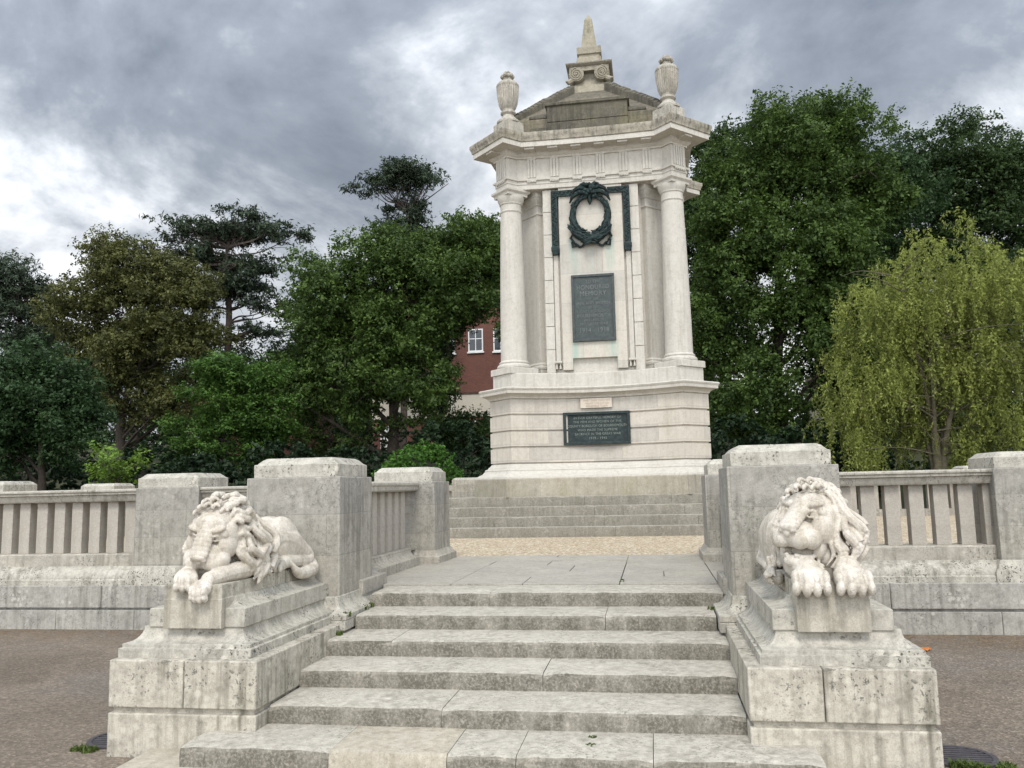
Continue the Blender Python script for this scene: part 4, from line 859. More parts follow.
curtain(m, [(-1.95, 5.66, 1.30), (-1.92, 5.74, 1.26), (-1.895, 5.90, 1.20)], [(-1.91, 5.78, 1.13), (-1.872, 5.87, 1.0), (-1.868, 5.98, .985)], 5, (.03, .02, 0), (0, 1, .2), .023, 23, amp=.024)
curtain(m, [(-2.25, 5.70, 1.40), (-2.265, 5.74, 1.30)], [(-2.235, 5.63, 1.16), (-2.26, 5.69, 1.13)], 3, (-.02, -.01, 0), (.4, 1, .2), .02, 24)
for (x, y, z) in ((-2.155, 5.635, 1.545), (-2.10, 5.63, 1.56), (-2.045, 5.64, 1.55), (-2.125, 5.66, 1.59), (-2.07, 5.67, 1.595), (-2.20, 5.66, 1.51), (-1.995, 5.665, 1.52)): curl(m, (x, y, z), (1, 0, 0), (0, .5, .85), .030, .014, out=(0, -.02, 0))
lion_obj(m, 'pale carved stone lion asleep with its head on its crossed paws', (-2.08, 6.2, 1.03))
# wakeful lion (head raised and turned, mouth open, both paws over the edge)
m = MB()
m.ell((2.07, 6.0, 1.17), (.175, .28, .21)); m.ell((2.05, 6.32, 1.17), (.17, .32, .19)); m.ell((2.01, 6.60, 1.22), (.20, .28, .235), n=24, m=16); m.ell((1.925, 6.56, 1.20), (.105, .25, .215), Matrix.Rotation(R(-22), 3, 'X'), 24, 16)
m.box(1.93, 2.25, 5.62, 6.85, 1.025, 1.10); m.ell((2.18, 6.6, 1.16), (.10, .27, .19))
limb(m, [(1.93, 6.76, 1.16), (1.89, 6.84, 1.09), (1.89, 6.62, 1.075), (1.89, 6.44, 1.075)], [.095, .07, .055, .05]); paw(m, (1.89, 6.36, 1.075), 0, 0, .75)
limb(m, [(1.96, 6.9, 1.13), (1.86, 6.93, 1.06), (1.845, 6.6, 1.04), (1.838, 6.2, 1.03), (1.838, 6.0, 1.02)], [.04, .038, .03, .028, .03]); m.ell((1.835, 5.93, 1.01), (.045, .08, .05))
curtain(m, [(1.845, 6.02, 1.06), (1.83, 6.02, 1.02), (1.84, 6.02, .985)], [(1.83, 5.82, 1.04), (1.81, 5.80, 1.0), (1.825, 5.82, .965)], 4, (-.03, 0, .01), (0, .2, 1), .02, 30, amp=.012, turns=.8)
for s, xx in ((-1, 1.965), (1, 2.205)):
    limb(m, [(xx+.02, 6.02, 1.12), (xx+s*.015, 5.75, 1.105), (xx, 5.53, 1.095)], [.10, .09, .082]); paw(m, (xx, 5.455, 1.055), R(4*s), R(24), 1.16, spread=.050)
face(m, (2.055, 5.745, 1.41), (-.66, -.78, .04), True, 1.12, (.06, 0, 1), 1.08)
m.ell((2.09, 5.90, 1.38), (.17, .19, .22)); m.ell((2.11, 5.98, 1.22), (.16, .22, .2))
mane(m, (2.08, 5.86, 1.40), (.190, .20, .230), (-.5, -.84, -.05), [(52, 15, .12, .019), (62, 16, .17, .022), (78, 15, .22, .025), (98, 14, .26, .026), (118, 12, .28, .027), (138, 8, .28, .026)], 15, .55)
m.ell((2.18, 5.78, 1.30), (.075, .11, .20)); m.ell((2.20, 5.74, 1.16), (.07, .10, .08))
m.ell((2.105, 5.66, 1.19), (.07, .07, .11))
curtain(m, [(2.12, 5.665, 1.58), (2.19, 5.74, 1.58), (2.24, 5.90, 1.52)], [(2.21, 5.63, 1.20), (2.275, 5.69, 1.16), (2.30, 5.84, 1.13)], 7, (.05, -.03, 0), (.8, .4, .2), .022, 31, amp=.034, turns=1.5)
curtain(m, [(2.155, 5.635, 1.48), (2.215, 5.68, 1.46), (2.265, 5.82, 1.42)], [(2.15, 5.585, 1.13), (2.225, 5.60, 1.11), (2.30, 5.74, 1.10)], 6, (.035, -.035, 0), (.8, .4, .2), .021, 32, amp=.032, turns=1.4)
curtain(m, [(2.145, 5.62, 1.40), (2.175, 5.63, 1.36), (2.20, 5.65, 1.30)], [(2.085, 5.575, 1.12), (2.12, 5.57, 1.11), (2.17, 5.565, 1.12)], 5, (.02, -.025, 0), (.8, .2, .2), .018, 33, amp=.024, turns=1.4)
curtain(m, [(1.90, 5.72, 1.54), (1.88, 5.80, 1.47), (1.875, 5.88, 1.39)], [(1.86, 5.69, 1.20), (1.845, 5.74, 1.15), (1.845, 5.86, 1.13)], 5, (-.03, -.01, 0), (.3, 1, .2), .023, 34)
curtain(m, [(1.88, 5.66, 1.20), (1.96, 5.62, 1.16), (2.06, 5.60, 1.15)], [(1.875, 5.60, 1.07), (1.94, 5.57, 1.07), (2.06, 5.56, 1.08)], 6, (0, -.02, 0), (1, 0, .2), .018, 35, amp=.012)
for (x, y, z) in ((1.905, 5.67, 1.575), (1.955, 5.655, 1.60), (2.005, 5.645, 1.60), (2.055, 5.65, 1.595), (1.985, 5.69, 1.64), (2.04, 5.69, 1.64), (2.10, 5.68, 1.60)): curl(m, (x, y, z), (1, 0, 0), (0, .5, .85), .028, .014, out=(0, -.02, 0))
lion_obj(m, 'pale carved stone lion awake with open mouth and both forepaws over the plinth edge', (2.08, 6.2, 1.03))

# ------------------------------------------------------------------ drains, leaf, weeds
for (x, y), lb in (((2.83, 5.78), 'round iron drain grate at the foot of the wakeful lion pedestal'), ((-2.74, 5.66), 'dark iron drain grate half hidden by the sleeping lion pedestal')):
    D = thing('drain_grate', lb, 'drain', (x, y, GY), 'drain grates in the tarmac'); m = MB(); n = 28; r = .22
    inner = [(r*.86*math.cos(2*math.pi*q/n), r*.86*math.sin(2*math.pi*q/n)) for q in range(n)]; outer = [(r*math.cos(2*math.pi*q/n), r*math.sin(2*math.pi*q/n)) for q in range(n)]
    for q in range(n):
        j = (q+1) % n; a = [inner[q], outer[q], outer[j], inner[j]]
        m.loft([[(x+p[0], y+p[1], z) for p in a] for z in (GY+.001, GY+.014)])
    m.build('rim', M['iron'], D, 0)
    m = MB()
    for q in range(-5, 6):
        yy_ = q*.042; hw = math.sqrt(max(0, (r*.88)**2-yy_**2)); m.box(x-hw, x+hw, y+yy_-.012, y+yy_+.012, GY+.003, GY+.012)
    m.build('bars', M['iron'], D, 0)
    m = MB(); m.loft([[(x+r*.9*math.cos(2*math.pi*q/n), y+r*.9*math.sin(2*math.pi*q/n), z) for q in range(n)] for z in (GY+.0005, GY+.002)]); m.build('pit_shade', M['black'], D, 0)  # flat black disc on the tarmac: shade of the drain hole put into colour
m = MB(); rot = Matrix.Rotation(.4, 3, 'X'); lp = [(0, -.09), (.03, -.04), (.06, -.03), (.05, .02), (.07, .05), (.02, .06), (0, .10), (-.03, .06), (-.06, .05), (-.05, 0), (-.05, -.04), (-.02, -.04)]
m.loft([[(3.66+a, 9.22+b, GY+.012+.25*abs(a)+z) for a, b in lp] for z in (0, .002)]); o = m.build('fallen_leaf', M['leaf_dead'], None, 0, loc=(3.66, 9.22, GY)); tag(o, 'single orange dead leaf on the tarmac beside the wakeful lion pedestal', 'leaf')
def grass_tuft(name, label, pts, h, n, mat, seed, loc, cat='weed', group=None):
    rg = random.Random(seed); mb = MB()
    for q in range(n):
        x, y, z, r_ = rg.choice(pts); a = rg.uniform(0, 6.28); d = r_*math.sqrt(rg.random()); bx, by = x+d*math.cos(a), y+d*math.sin(a); t = rg.uniform(0, 6.28); ln = h*rg.uniform(.4, 1.1); wv = rg.uniform(.003, .007); lean = rg.uniform(.2, .9)*ln; ca, sa = math.cos(t), math.sin(t)
        mb.add([(bx-sa*wv, by+ca*wv, z), (bx+sa*wv, by-ca*wv, z), (bx+ca*lean*.4+sa*wv, by+sa*lean*.4-ca*wv, z+ln*.6), (bx+ca*lean*.4-sa*wv, by+sa*lean*.4+ca*wv, z+ln*.6), (bx+ca*lean, by+sa*lean, z+ln*.9)], [(0, 1, 2, 3), (3, 2, 4)])
    o = mb.build(name, M[mat], None, 0, loc=loc); tag(o, label, cat, group); return o
grass_tuft('weed_tuft', 'green weeds growing beside the top step at the pier of the sleeping lion', [(-1.545, 7.30, .60, .06), (-1.53, 7.45, .60, .05), (-1.53, 6.9, .60, .03)], .055, 90, 'grass', 1, (-1.54, 7.35, .6), group='weeds in the joints')
grass_tuft('weed_tuft', 'small weed below the green weeds at the pier of the sleeping lion', [(-1.53, 6.72, .48, .03)], .04, 30, 'grass', 2, (-1.53, 6.72, .48), group='weeds in the joints')
grass_tuft('weed_tuft', 'tiny weed in the corner of the upper steps by the wakeful lion pier', [(1.50, 7.35, .60, .05)], .03, 40, 'grass', 3, (1.50, 7.35, .6), group='weeds in the joints')
grass_tuft('weed_tuft', 'tiny weed in a joint of the lowest step', [(.62, 5.2, .12, .03), (.62, 5.36, .12, .025)], .012, 50, 'grass', 4, (.62, 5.25, .12), group='weeds in the joints')
grass_tuft('weed_tuft', 'tiny weed in a joint of the landing paving', [(.72, 8.2, LZ+.012, .03), (.72, 8.35, LZ+.012, .02)], .012, 40, 'grass', 5, (.72, 8.25, LZ), group='weeds in the joints')
grass_tuft('grass_tuft', 'tuft of bright grass at the edge of the round drain', [(2.80, 5.54, GY, .05), (2.86, 5.52, GY, .05), (2.75, 5.56, GY, .04)], .06, 420, 'grass', 6, (2.8, 5.54, GY), 'grass', 'grass by the drains')
grass_tuft('grass_tuft', 'thin grass on the far edge of the round drain', [(3.05, 5.62, GY, .05), (3.0, 5.56, GY, .04)], .035, 200, 'grass', 7, (3.03, 5.6, GY), 'grass', 'grass by the drains')
grass_tuft('grass_tuft', 'thin grass before the half hidden drain grate', [(-2.80, 5.40, GY, .06), (-2.90, 5.42, GY, .05)], .03, 260, 'grass', 8, (-2.85, 5.4, GY), 'grass', 'grass by the drains')

# ------------------------------------------------------------------ trees
def leaf_cloud(rs, lumps, n, size, flat=0.0, shape=(.5, 1.0), up=.55, shell=.45, ragged=.13, tw=1.0):
    """diamond leaves scattered through lumps (cx,cy,cz,rx,ry,rz): returns verts, quads"""
    Lm = np.array(lumps); wgt = (Lm[:, 3]*Lm[:, 4]*Lm[:, 5])**(2/3); wgt /= wgt.sum(); per = 16; nt_ = max(1, n//per); n = nt_*per
    ti = rs.choice(len(Lm), nt_, p=wgt); d = rs.normal(size=(nt_, 3)); d /= np.linalg.norm(d, axis=1)[:, None]
    rad = (shell**3+(1-shell**3)*rs.random(nt_))**(1/3)*(1+ragged*rs.normal(size=nt_)) + ragged*.5*rs.exponential(1, nt_)*(rs.random(nt_) < .35)
    tcn = Lm[ti, :3]+d*rad[:, None]*Lm[ti, 3:]; ax = d*.8+rs.normal(size=(nt_, 3))*.6+np.array([0, 0, .15]); ax /= np.linalg.norm(ax, axis=1)[:, None]
    k = np.repeat(np.arange(nt_), per); u_ = rs.uniform(-.6, 1.0, n); sp = size*1.7*tw
    c = tcn[k]+ax[k]*(u_*sp*1.5)[:, None]+rs.normal(size=(n, 3))*sp*.34*np.array([1, 1, .6])
    nr = d[k]*.55+rs.normal(size=(n, 3))*.6+np.array([0, 0, up]); nr /= np.linalg.norm(nr, axis=1)[:, None]
    t = rs.normal(size=(n, 3)); t -= nr*(t*nr).sum(1)[:, None]; t /= np.linalg.norm(t, axis=1)[:, None]; b = np.cross(nr, t)
    s = size*(.6+.8*rs.random(n))[:, None]; wv = shape[0]; ln = shape[1]
    fold = nr*s*.12
    v = np.stack([c-t*s*ln*.5, c+b*s*wv*.5+fold, c+t*s*ln*.5, c-b*s*wv*.5+fold], 1).reshape(-1, 3)
    return v
def quads_obj(name, v, mat, parent, loc):
    n = len(v)//4; me = bpy.data.meshes.new(name); me.vertices.add(len(v)); me.vertices.foreach_set('co', (v-np.array(loc)).astype(np.float32).ravel())
    me.loops.add(len(v)); me.loops.foreach_set('vertex_index', np.arange(len(v), dtype=np.int32)); me.polygons.add(n)
    me.polygons.foreach_set('loop_start', np.arange(0, len(v), 4, dtype=np.int32)); me.polygons.foreach_set('loop_total', np.full(n, 4, dtype=np.int32))
    me.update(calc_edges=True); me.validate(); me.materials.append(mat); o = bpy.data.objects.new(name, me); col.objects.link(o)
    if parent is not None: o.parent = parent
    else: o.location = loc
    return o
def tree(name, label, cat, x, y, lobes, leaf, bark, n, size, nl, seed, trunk=.35, z0=None, fork=.35, lump=(.16, .26), flat=.75, shape=(.55, 1.), limbs=14, lean=0, up=.55, group=None, inner=.25, shell=.62, rise=.65, ragged=.15, tw=1.0):
    """lobes: (X, Y offset, Z, rx, ry, rz) crown volumes; lumps of leaves are scattered over each"""
    rs = np.random.RandomState(seed); z0 = hgt(y)-.1 if z0 is None else z0; T = thing(name, label, cat, (x, y, z0), group)
    lob = np.array([(a, y+b, c, d, e, f) for a, b, c, d, e, f in lobes]); wg = (lob[:, 3]*lob[:, 5]); wg /= wg.sum(); lumps = []
    for k in range(nl):
        l = lob[rs.choice(len(lob), p=wg)]; d = rs.normal(size=3); d /= np.linalg.norm(d); q = rs.random(); r_ = (inner+(1-inner)*q**.5)
        r0 = min(l[3], l[5])*rs.uniform(*lump)+.12*l[3]*rs.random()*lump[0]/.16; c = l[:3]+d*l[3:]*r_*.92; lumps.append((*c, r0*rs.uniform(.9, 1.5), r0*rs.uniform(.9, 1.5), r0*flat))
    v = leaf_cloud(rs, lumps, n, size, shape=shape, up=up, shell=shell, ragged=ragged, tw=tw); quads_obj('crown', v, M[leaf], T, (x, y, z0))
    zt = lob[:, 2].max(); zb = lob[:, 2].min(); mb = MB(); zf = z0+(zt-z0)*fork; top = Vector((x+lean, y, z0+(zt-z0)*.92))
    tp = [Vector((x, y, z0)), Vector((x+lean*.15+rs.normal()*.1, y, z0+(zf-z0)*.5)), Vector((x+lean*.4+rs.normal()*.15, y, zf)), Vector((x+lean*.7+rs.normal()*.3, y, (zf+top.z)/2)), top]
    cp = catmull(tp, 5); m_ = len(cp); mb.tube(cp, [trunk*(1.25 if q == 0 else 1)*(1-.8*q/m_) for q in range(m_)], 9)
    order = rs.permutation(len(lumps))[:limbs]
    for i in order:
        e = Vector(lumps[i][:3]); hd = math.hypot(e.x-x-lean*.5, e.y-y); wz = e.z-hd*(rise+rs.uniform(-.12, .12)); s0 = min(cp[1:-2], key=lambda c_: abs(c_.z-max(wz, cp[3].z)))
        mid = s0.lerp(e, .5)+Vector((rs.normal()*.18, rs.normal()*.18, (e-s0).length*.07*(1 if rise > .3 else -1)+rs.normal()*.12)); q1 = s0.lerp(mid, .5)+Vector((rs.normal()*.1, 0, rs.normal()*.08))
        lc = catmull([s0, q1, mid, e], 4); r0 = trunk*rs.uniform(.22, .42); mb.tube(lc, [r0*(1-.85*q/len(lc)) for q in range(len(lc))], 6)
        for tw in range(3):
            a = lc[int(len(lc)*rs.uniform(.4, .9))]; bq = a+Vector(rs.normal(size=3))*Vector((1, 1, .8)).length*.45
            mb.tube([a, a.lerp(bq, .5)+Vector((0, 0, .12)), bq], [r0*.3, r0*.2, r0*.06], 5)
    mb.build('trunk', M[bark], T, 0, smooth=60); return T
tree('broadleaf_tree', 'large dark green broadleaf tree with visible limbs left of the memorial', 'tree', -12.3, 42,
     [(-15.2, 0, 11.7, 3.1, 2.6, 3.3), (-11.8, 0, 12.2, 3.2, 2.6, 3.7), (-8.4, 0, 13.1, 2.6, 2.3, 3.2), (-16.2, 0, 7.6, 2.5, 2.2, 2.7), (-12.6, -1, 8.2, 2.8, 2.2, 2.8), (-10.2, -1, 6.6, 1.6, 1.4, 2.0), (-7.0, 0, 12.2, 1.7, 1.6, 2.6), (-17.0, .5, 4.9, 1.9, 1.8, 1.6), (-13.4, -.5, 5.0, 1.8, 1.6, 1.3), (-9.9, -.5, 9.0, 1.3, 1.3, 2.3), (-9.2, -1, 8.6, .9, 1.0, 2.2)],
     'lf_oak', 'bark', 130000, .18, 230, 11, .42, fork=.25, limbs=26, lump=(.15, .27))
tree('broadleaf_tree', 'dark broadleaf tree between the open pine and the big left tree', 'tree', -20.8, 54,
     [(-21.0, 0, 11.5, 2.4, 2.0, 2.4), (-23.4, 0, 9.6, 2.6, 2.0, 2.4), (-19.4, 0, 9.0, 2.4, 2.0, 2.6), (-25.8, 0, 8.6, 2.2, 1.8, 2.2)], 'lf_dark', 'bark', 46000, .2, 110, 61, .3, fork=.3, limbs=14, lump=(.16, .28))
tree('broadleaf_tree', 'dark broadleaf tree behind the olive brown oak', 'tree', -34.5, 54,
     [(-35.0, 0, 12.4, 2.8, 2.2, 3.0), (-38.6, 0, 10.0, 3.0, 2.2, 3.0), (-31.8, 0, 11.4, 2.8, 2.2, 3.2), (-42.0, 0, 10.0, 2.8, 2.2, 3.0), (-28.4, 0, 10.0, 2.6, 2, 2.6)], 'lf_dark', 'bark', 60000, .2, 130, 62, .3, fork=.3, limbs=14, lump=(.16, .28))
tree('broadleaf_tree', 'slim dark tree covering the left end of the brick building', 'tree', -10.6, 46,
     [(-10.6, 0, 9.6, .95, 1.0, 2.2), (-11.0, 0, 6.6, 1.2, 1.0, 1.9), (-9.8, 0, 11.6, 1.3, 1.0, 1.3), (-8.6, 0, 12.0, 1.2, 1.0, .9), (-9.6, 0, 4.9, 1.4, 1.0, 1.2), (-8.0, 0, 4.6, 1.2, 1.0, 1.1)], 'lf_dark', 'bark', 26000, .17, 80, 66, .2, fork=.3, limbs=14, lump=(.25, .42))
tree('broadleaf_tree', 'dark green tree filling in behind the left column of the memorial', 'tree', -6.2, 50,
     [(-6.8, 0, 15.4, 2.6, 2.0, 2.9), (-9.2, 0, 17.0, 2.4, 2.0, 1.9), (-5.0, 0, 12, 2.4, 2.0, 3)], 'lf_oak', 'bark', 38000, .20, 80, 41, .35, fork=.3, limbs=14, lump=(.16, .28))
tree('tall_pine', 'high flat topped pine standing above the broadleaf tree left of the memorial', 'tree', -15.5, 55,
     [(-15.3, 0, 23.4, 3.0, 2.4, 1.0), (-18.0, 0, 22.7, 1.5, 1.5, .5), (-13.2, 0, 22.7, 1.6, 1.5, .6), (-15.2, 0, 21.3, 2.0, 1.6, .8), (-15.6, 0, 19.6, 2.2, 1.6, 1.1), (-15.2, 0, 17.8, 2.0, 1.6, 1)], 'lf_pine', 'bark_pine', 16000, .34, 120, 12, .26, fork=.7, lump=(.28, .5), flat=.38, shape=(.24, 1.), limbs=34, shell=.15, group='pines', rise=.22, ragged=.05, tw=.55)
tree('tall_pine', 'tall open pine with layered branches and bare grey trunk left of the big tree', 'tree', -24.7, 48,
     [(-24.6, 0, 18.3, 2.8, 2.2, .9), (-28.0, 0, 18.3, 1.9, 1.5, .7), (-21.2, 0, 17.8, 1.9, 1.4, .7), (-26.4, 0, 16.6, 2.3, 1.7, .8), (-22.6, 0, 15.9, 2.4, 1.7, .7), (-24.6, 0, 14.6, 2.6, 1.8, .8), (-22.0, 0, 13.4, 2.0, 1.6, .6), (-26.8, 0, 13.8, 1.9, 1.6, .7), (-29.6, 0, 19.3, .9, .8, .35), (-22.6, 0, 11.6, 1.8, 1.5, .5)], 'lf_pine', 'bark_pine', 22000, .34, 230, 13, .30, fork=.62, lump=(.24, .46), flat=.36, shape=(.24, 1.), limbs=60, shell=.15, group='pines', rise=.22, ragged=.05, tw=.55)
tree('tall_pine', 'dark pine cut by the left picture edge', 'tree', -38.0, 46,
     [(-38.4, 0, 15.4, 2.4, 2.0, 1.6), (-36.6, 0, 13.8, 2.0, 1.8, 1.3), (-40.2, 0, 14.2, 2.2, 2.0, 1.4), (-37.2, 0, 11.8, 2.6, 1.8, 1.3)], 'lf_pine', 'bark_pine', 20000, .34, 140, 14, .30, fork=.6, lump=(.2, .38), flat=.6, shape=(.22, 1.), limbs=30, shell=.15, group='pines', rise=.22, ragged=.05, tw=.55)
tree('evergreen_oak', 'olive brown evergreen oak left of the open pine', 'tree', -28.9, 44,
     [(-29.4, 0, 14.4, 2.9, 2.4, 2.6), (-32.0, 0, 12.4, 2.3, 2.0, 2.2), (-26.0, 0, 12.6, 2.9, 2.2, 2.6), (-29.0, 0, 10.0, 3.2, 2.2, 2.2), (-24.6, 0, 10.2, 2.2, 1.7, 2.0), (-28.5, 0, 7.2, 2.6, 1.8, 2.0), (-25.2, 0, 7.0, 2.2, 1.6, 1.8), (-31.6, 0, 8.6, 2.0, 1.6, 1.8)],
     'lf_holm', 'bark', 100000, .17, 190, 15, .36, fork=.3, lump=(.17, .30), flat=.7, limbs=24)
tree('broadleaf_tree', 'dense blue green tree with drooping layers at the left picture edge', 'tree', -22.9, 30,
     [(-23.2, 0, 5.6, 2.3, 2.1, 2.5), (-24.9, 0, 4.6, 1.9, 1.7, 2.2), (-21.7, 0, 4.2, 1.35, 1.5, 2.0)], 'lf_blue', 'bark', 60000, .15, 120, 16, .25, z0=.4, fork=.3, lump=(.18, .3), flat=.5, limbs=14, up=.9)
tree('sapling', 'small bright lime green sapling behind the left balustrade', 'tree', -16.35, 25,
     [(-16.35, 0, 2.75, .85, .7, .85), (-16.7, 0, 2.3, .6, .5, .3), (-16.0, 0, 2.5, .6, .5, .35)], 'lf_lime', 'bark', 1000, .15, 30, 17, .04, lump=(.16, .3), flat=.35, limbs=10, up=1.2)
tree('broadleaf_tree', 'mid green young tree with tiered branches before the brown roof', 'tree', -19.6, 38,
     [(-19.4, 0, 6.8, 1.9, 1.7, 1.9), (-20.6, 0, 4.9, 1.8, 1.5, 1.4), (-17.6, 0, 5.4, 1.7, 1.5, 1.8), (-21.6, 0, 3.8, 1.3, 1.2, .9), (-18.6, 0, 3.6, 2.0, 1.6, 1.0), (-17.0, 0, 7.4, 1.2, 1.2, 1.2)], 'lf_mid', 'bark', 44000, .15, 170, 18, .16, fork=.3, lump=(.18, .36), flat=.26, limbs=20, up=1.1)
tree('broadleaf_tree', 'tallest broad dark green tree right of the memorial', 'tree', 7.6, 45,
     [(9.4, 0, 19.0, 3.4, 2.6, 3.0), (6.4, 0, 16.6, 2.9, 2.4, 3.6), (11.8, 0, 16.2, 2.8, 2.3, 3.6), (12.0, 0, 19.4, 2.5, 2.0, 2.4), (8.6, -1, 13.0, 3.6, 2.6, 3.6), (5.4, 0, 10.4, 2.7, 2.2, 3.6), (10.8, -1, 9.0, 3.0, 2.4, 3.2), (6.4, -.5, 5.8, 3.0, 2.2, 2.8), (10.2, 0, 4.6, 2.4, 2.0, 2.2)], 'lf_oak', 'bark', 190000, .185, 300, 19, .5, fork=.25, limbs=24, lump=(.15, .27))
tree('broadleaf_tree', 'dark sparse topped tree just behind the right cornice of the memorial', 'tree', 4.6, 52,
     [(6.2, 0, 21.6, 2.1, 1.8, 2.6), (4.2, 0, 17.5, 2.6, 2.2, 3.4), (10.0, 0, 23.0, 2.6, 2.0, 2.6), (4.4, 0, 12, 2.6, 2.2, 3.8), (13.0, 0, 22.0, 1.8, 1.6, 2.2)], 'lf_dark', 'bark', 70000, .20, 140, 20, .4, fork=.4, lump=(.16, .28), limbs=24)
tree('broadleaf_tree', 'dark tree rising behind the willow at the right picture edge', 'tree', 18.6, 50,
     [(20.2, 0, 19.2, 3.4, 2.6, 3.4), (21.6, 0, 15.4, 3.4, 2.4, 3.2), (17.6, 0, 20.2, 2.2, 2.0, 1.8), (16.6, 0, 17.0, 3.1, 2.4, 3.6), (23.6, 0, 17.4, 2.8, 2.4, 3.6), (15.0, 0, 12.4, 2.8, 2.2, 3.6), (19.5, 0, 12.0, 3.8, 2.6, 4.0), (23.5, 0, 10.8, 3.2, 2.4, 4.0), (16.0, 0, 6.5, 3.0, 2.2, 3.0), (21.5, 0, 6.3, 3.4, 2.2, 3.0)], 'lf_dark', 'bark', 180000, .19, 290, 21, .5, fork=.25, lump=(.15, .27), limbs=20)
tree('broadleaf_tree', 'bluish dark tree between the tallest tree and the willow', 'tree', 13.2, 48,
     [(14.4, 0, 19.6, 2.4, 1.8, 2.2), (16.4, 0, 18.0, 2.0, 1.8, 2.2), (13.6, 0, 16.2, 2.6, 2.0, 3.0), (12.8, 0, 11.0, 2.6, 2.0, 3.4), (12.6, 0, 6.4, 2.6, 2.0, 3.0)], 'lf_blue', 'bark', 70000, .185, 130, 22, .35, fork=.25, lump=(.17, .3), limbs=12)
# willow
def willow(x, y, seed):
    rs = np.random.RandomState(seed); z0 = hgt(y)-.1; T = thing('willow_tree', 'yellow green corkscrew willow with hanging sprays at the right', 'tree', (x, y, z0)); mb = MB(); V = []
    tips = []
    for k in range(5):
        a = rs.uniform(0, 6.28); e = Vector((x+rs.uniform(-1.3, 1.9), y+rs.uniform(-1, 1), z0+rs.uniform(5.6, 8.0)))
        pts = catmull([Vector((x+rs.normal()*.08, y, z0)), Vector((x+(e.x-x)*.15+rs.normal()*.1, y+(e.y-y)*.2, z0+2.2)), Vector((x+(e.x-x)*.55+rs.normal()*.25, y+(e.y-y)*.6, z0+(e.z-z0)*.6)), e], 6)
        mb.tube(pts, [.15*(1-.85*q/len(pts)) for q in range(len(pts))], 7)
        for q in range(22):
            s0 = pts[int(len(pts)*rs.uniform(.25, .98))]; dr = Vector((rs.normal()*1.25, rs.normal()*1.1, rs.uniform(-.2, .7))); t_ = s0+dr
            tips.append((s0, t_)); mid = s0.lerp(t_, .5)+Vector((rs.normal()*.12, rs.normal()*.12, .2)); mb.tube(catmull([s0, mid, t_], 4), [.028*(1-.8*i/8) for i in range(9)], 5)
    env = [(11.1, 8.5, 2.3, 2.1), (9.7, 7.7, 1.7, 1.7), (12.8, 8.1, 1.7, 1.6), (9.2, 6.8, 1.9, 2.1), (13.0, 6.9, 1.9, 2.2), (8.4, 4.8, 1.5, 1.6), (10.8, 5.2, 2.3, 2.4), (13.6, 4.4, 1.8, 2.0), (8.3, 3.4, 1.2, 1.2), (12.2, 2.9, 1.6, 1.2)]
    wg = np.array([a*b for _, _, a, b in env]); wg /= wg.sum()
    hubs = []
    for k in range(190):
        c = env[rs.choice(len(env), p=wg)]; d = rs.normal(size=3); d /= np.linalg.norm(d); q = .25+.75*rs.random()**.5; hubs.append((np.array([c[0]+d[0]*c[2]*q, y+d[1]*1.7*q, c[1]+d[2]*c[3]*q]), d))
    for k in range(2000):
        hb_, d = hubs[rs.randint(len(hubs))]; p = hb_+rs.normal(size=3)*np.array([.26, .26, .16]); ln = rs.uniform(.7, 2.1)*(1 if d[2] < .5 else .6); m_ = int(ln/.022); o = np.array([rs.normal()*.25, rs.normal()*.25, 0]); ph = rs.uniform(0, 6.28)
        tt = np.linspace(0, 1, m_)[:, None]; line = p+o*np.sqrt(tt)+np.hstack([.07*np.sin(tt*9+ph), .07*np.cos(tt*8+ph), .22*np.sin(tt*2.2)-tt*ln]); line += rs.normal(size=line.shape)*.035
        dr = np.hstack([rs.normal(size=(m_, 2))*.6, rs.uniform(-1.5, .1, size=(m_, 1))]); dr /= np.linalg.norm(dr, axis=1)[:, None]; sd = np.cross(dr, rs.normal(size=(m_, 3))); sd /= np.linalg.norm(sd, axis=1)[:, None]; s = .115*(.6+.7*rs.random((m_, 1)))
        V.append(np.stack([line, line+dr*s*.5+sd*s*.20, line+dr*s, line+dr*s*.5-sd*s*.20], 1).reshape(-1, 3))
        if k % 6 == 0: mb.tube([Vector(line[i]) for i in range(0, m_, max(1, m_//6))], .007, 4)
    quads_obj('crown', np.concatenate(V), M['lf_willow'], T, (x, y, z0)); mb.build('trunk', M['bark_willow'], T, 0, smooth=60)
willow(10.42, 30, 31)
# green mound and understory shrubs
def shrub(name, label, x, y, lobes, leaf, n, size, seed, group=None, shape=(.6, 1.), z0=None):
    rs = np.random.RandomState(seed); z0 = hgt(y)-.1 if z0 is None else z0; T = thing(name, label, 'shrub', (x, y, z0), group)
    lumps = []
    for a, b, c, d, e, f in lobes:
        lumps.append((a, y+b, c, d*.92, e*.92, f*.92))
        for k in range(26):
            dd = rs.normal(size=3); dd /= np.linalg.norm(dd); r_ = .12*min(d, f); lumps.append((a+dd[0]*d*.9, y+b+dd[1]*e*.9, c+dd[2]*f*.9, r_*1.3, r_*1.3, r_))
    v = leaf_cloud(rs, lumps, n, size, shape=shape, up=.3, shell=.9, ragged=.02, tw=.35); v[:, 2] = np.maximum(v[:, 2], z0); quads_obj('foliage', v, M[leaf], T, (x, y, z0))
    mb = MB()
    for k in range(6):
        l = lumps[rs.randint(len(lumps))]; mb.tube([Vector((x+rs.normal()*.1, y, z0)), Vector((x+(l[0]-x)*.4, y+rs.normal()*.1, z0+(l[2]-z0)*.6)), Vector(l[:3])], [.05, .035, .012], 5)
    mb.build('stems', M['bark'], T, 0); return T
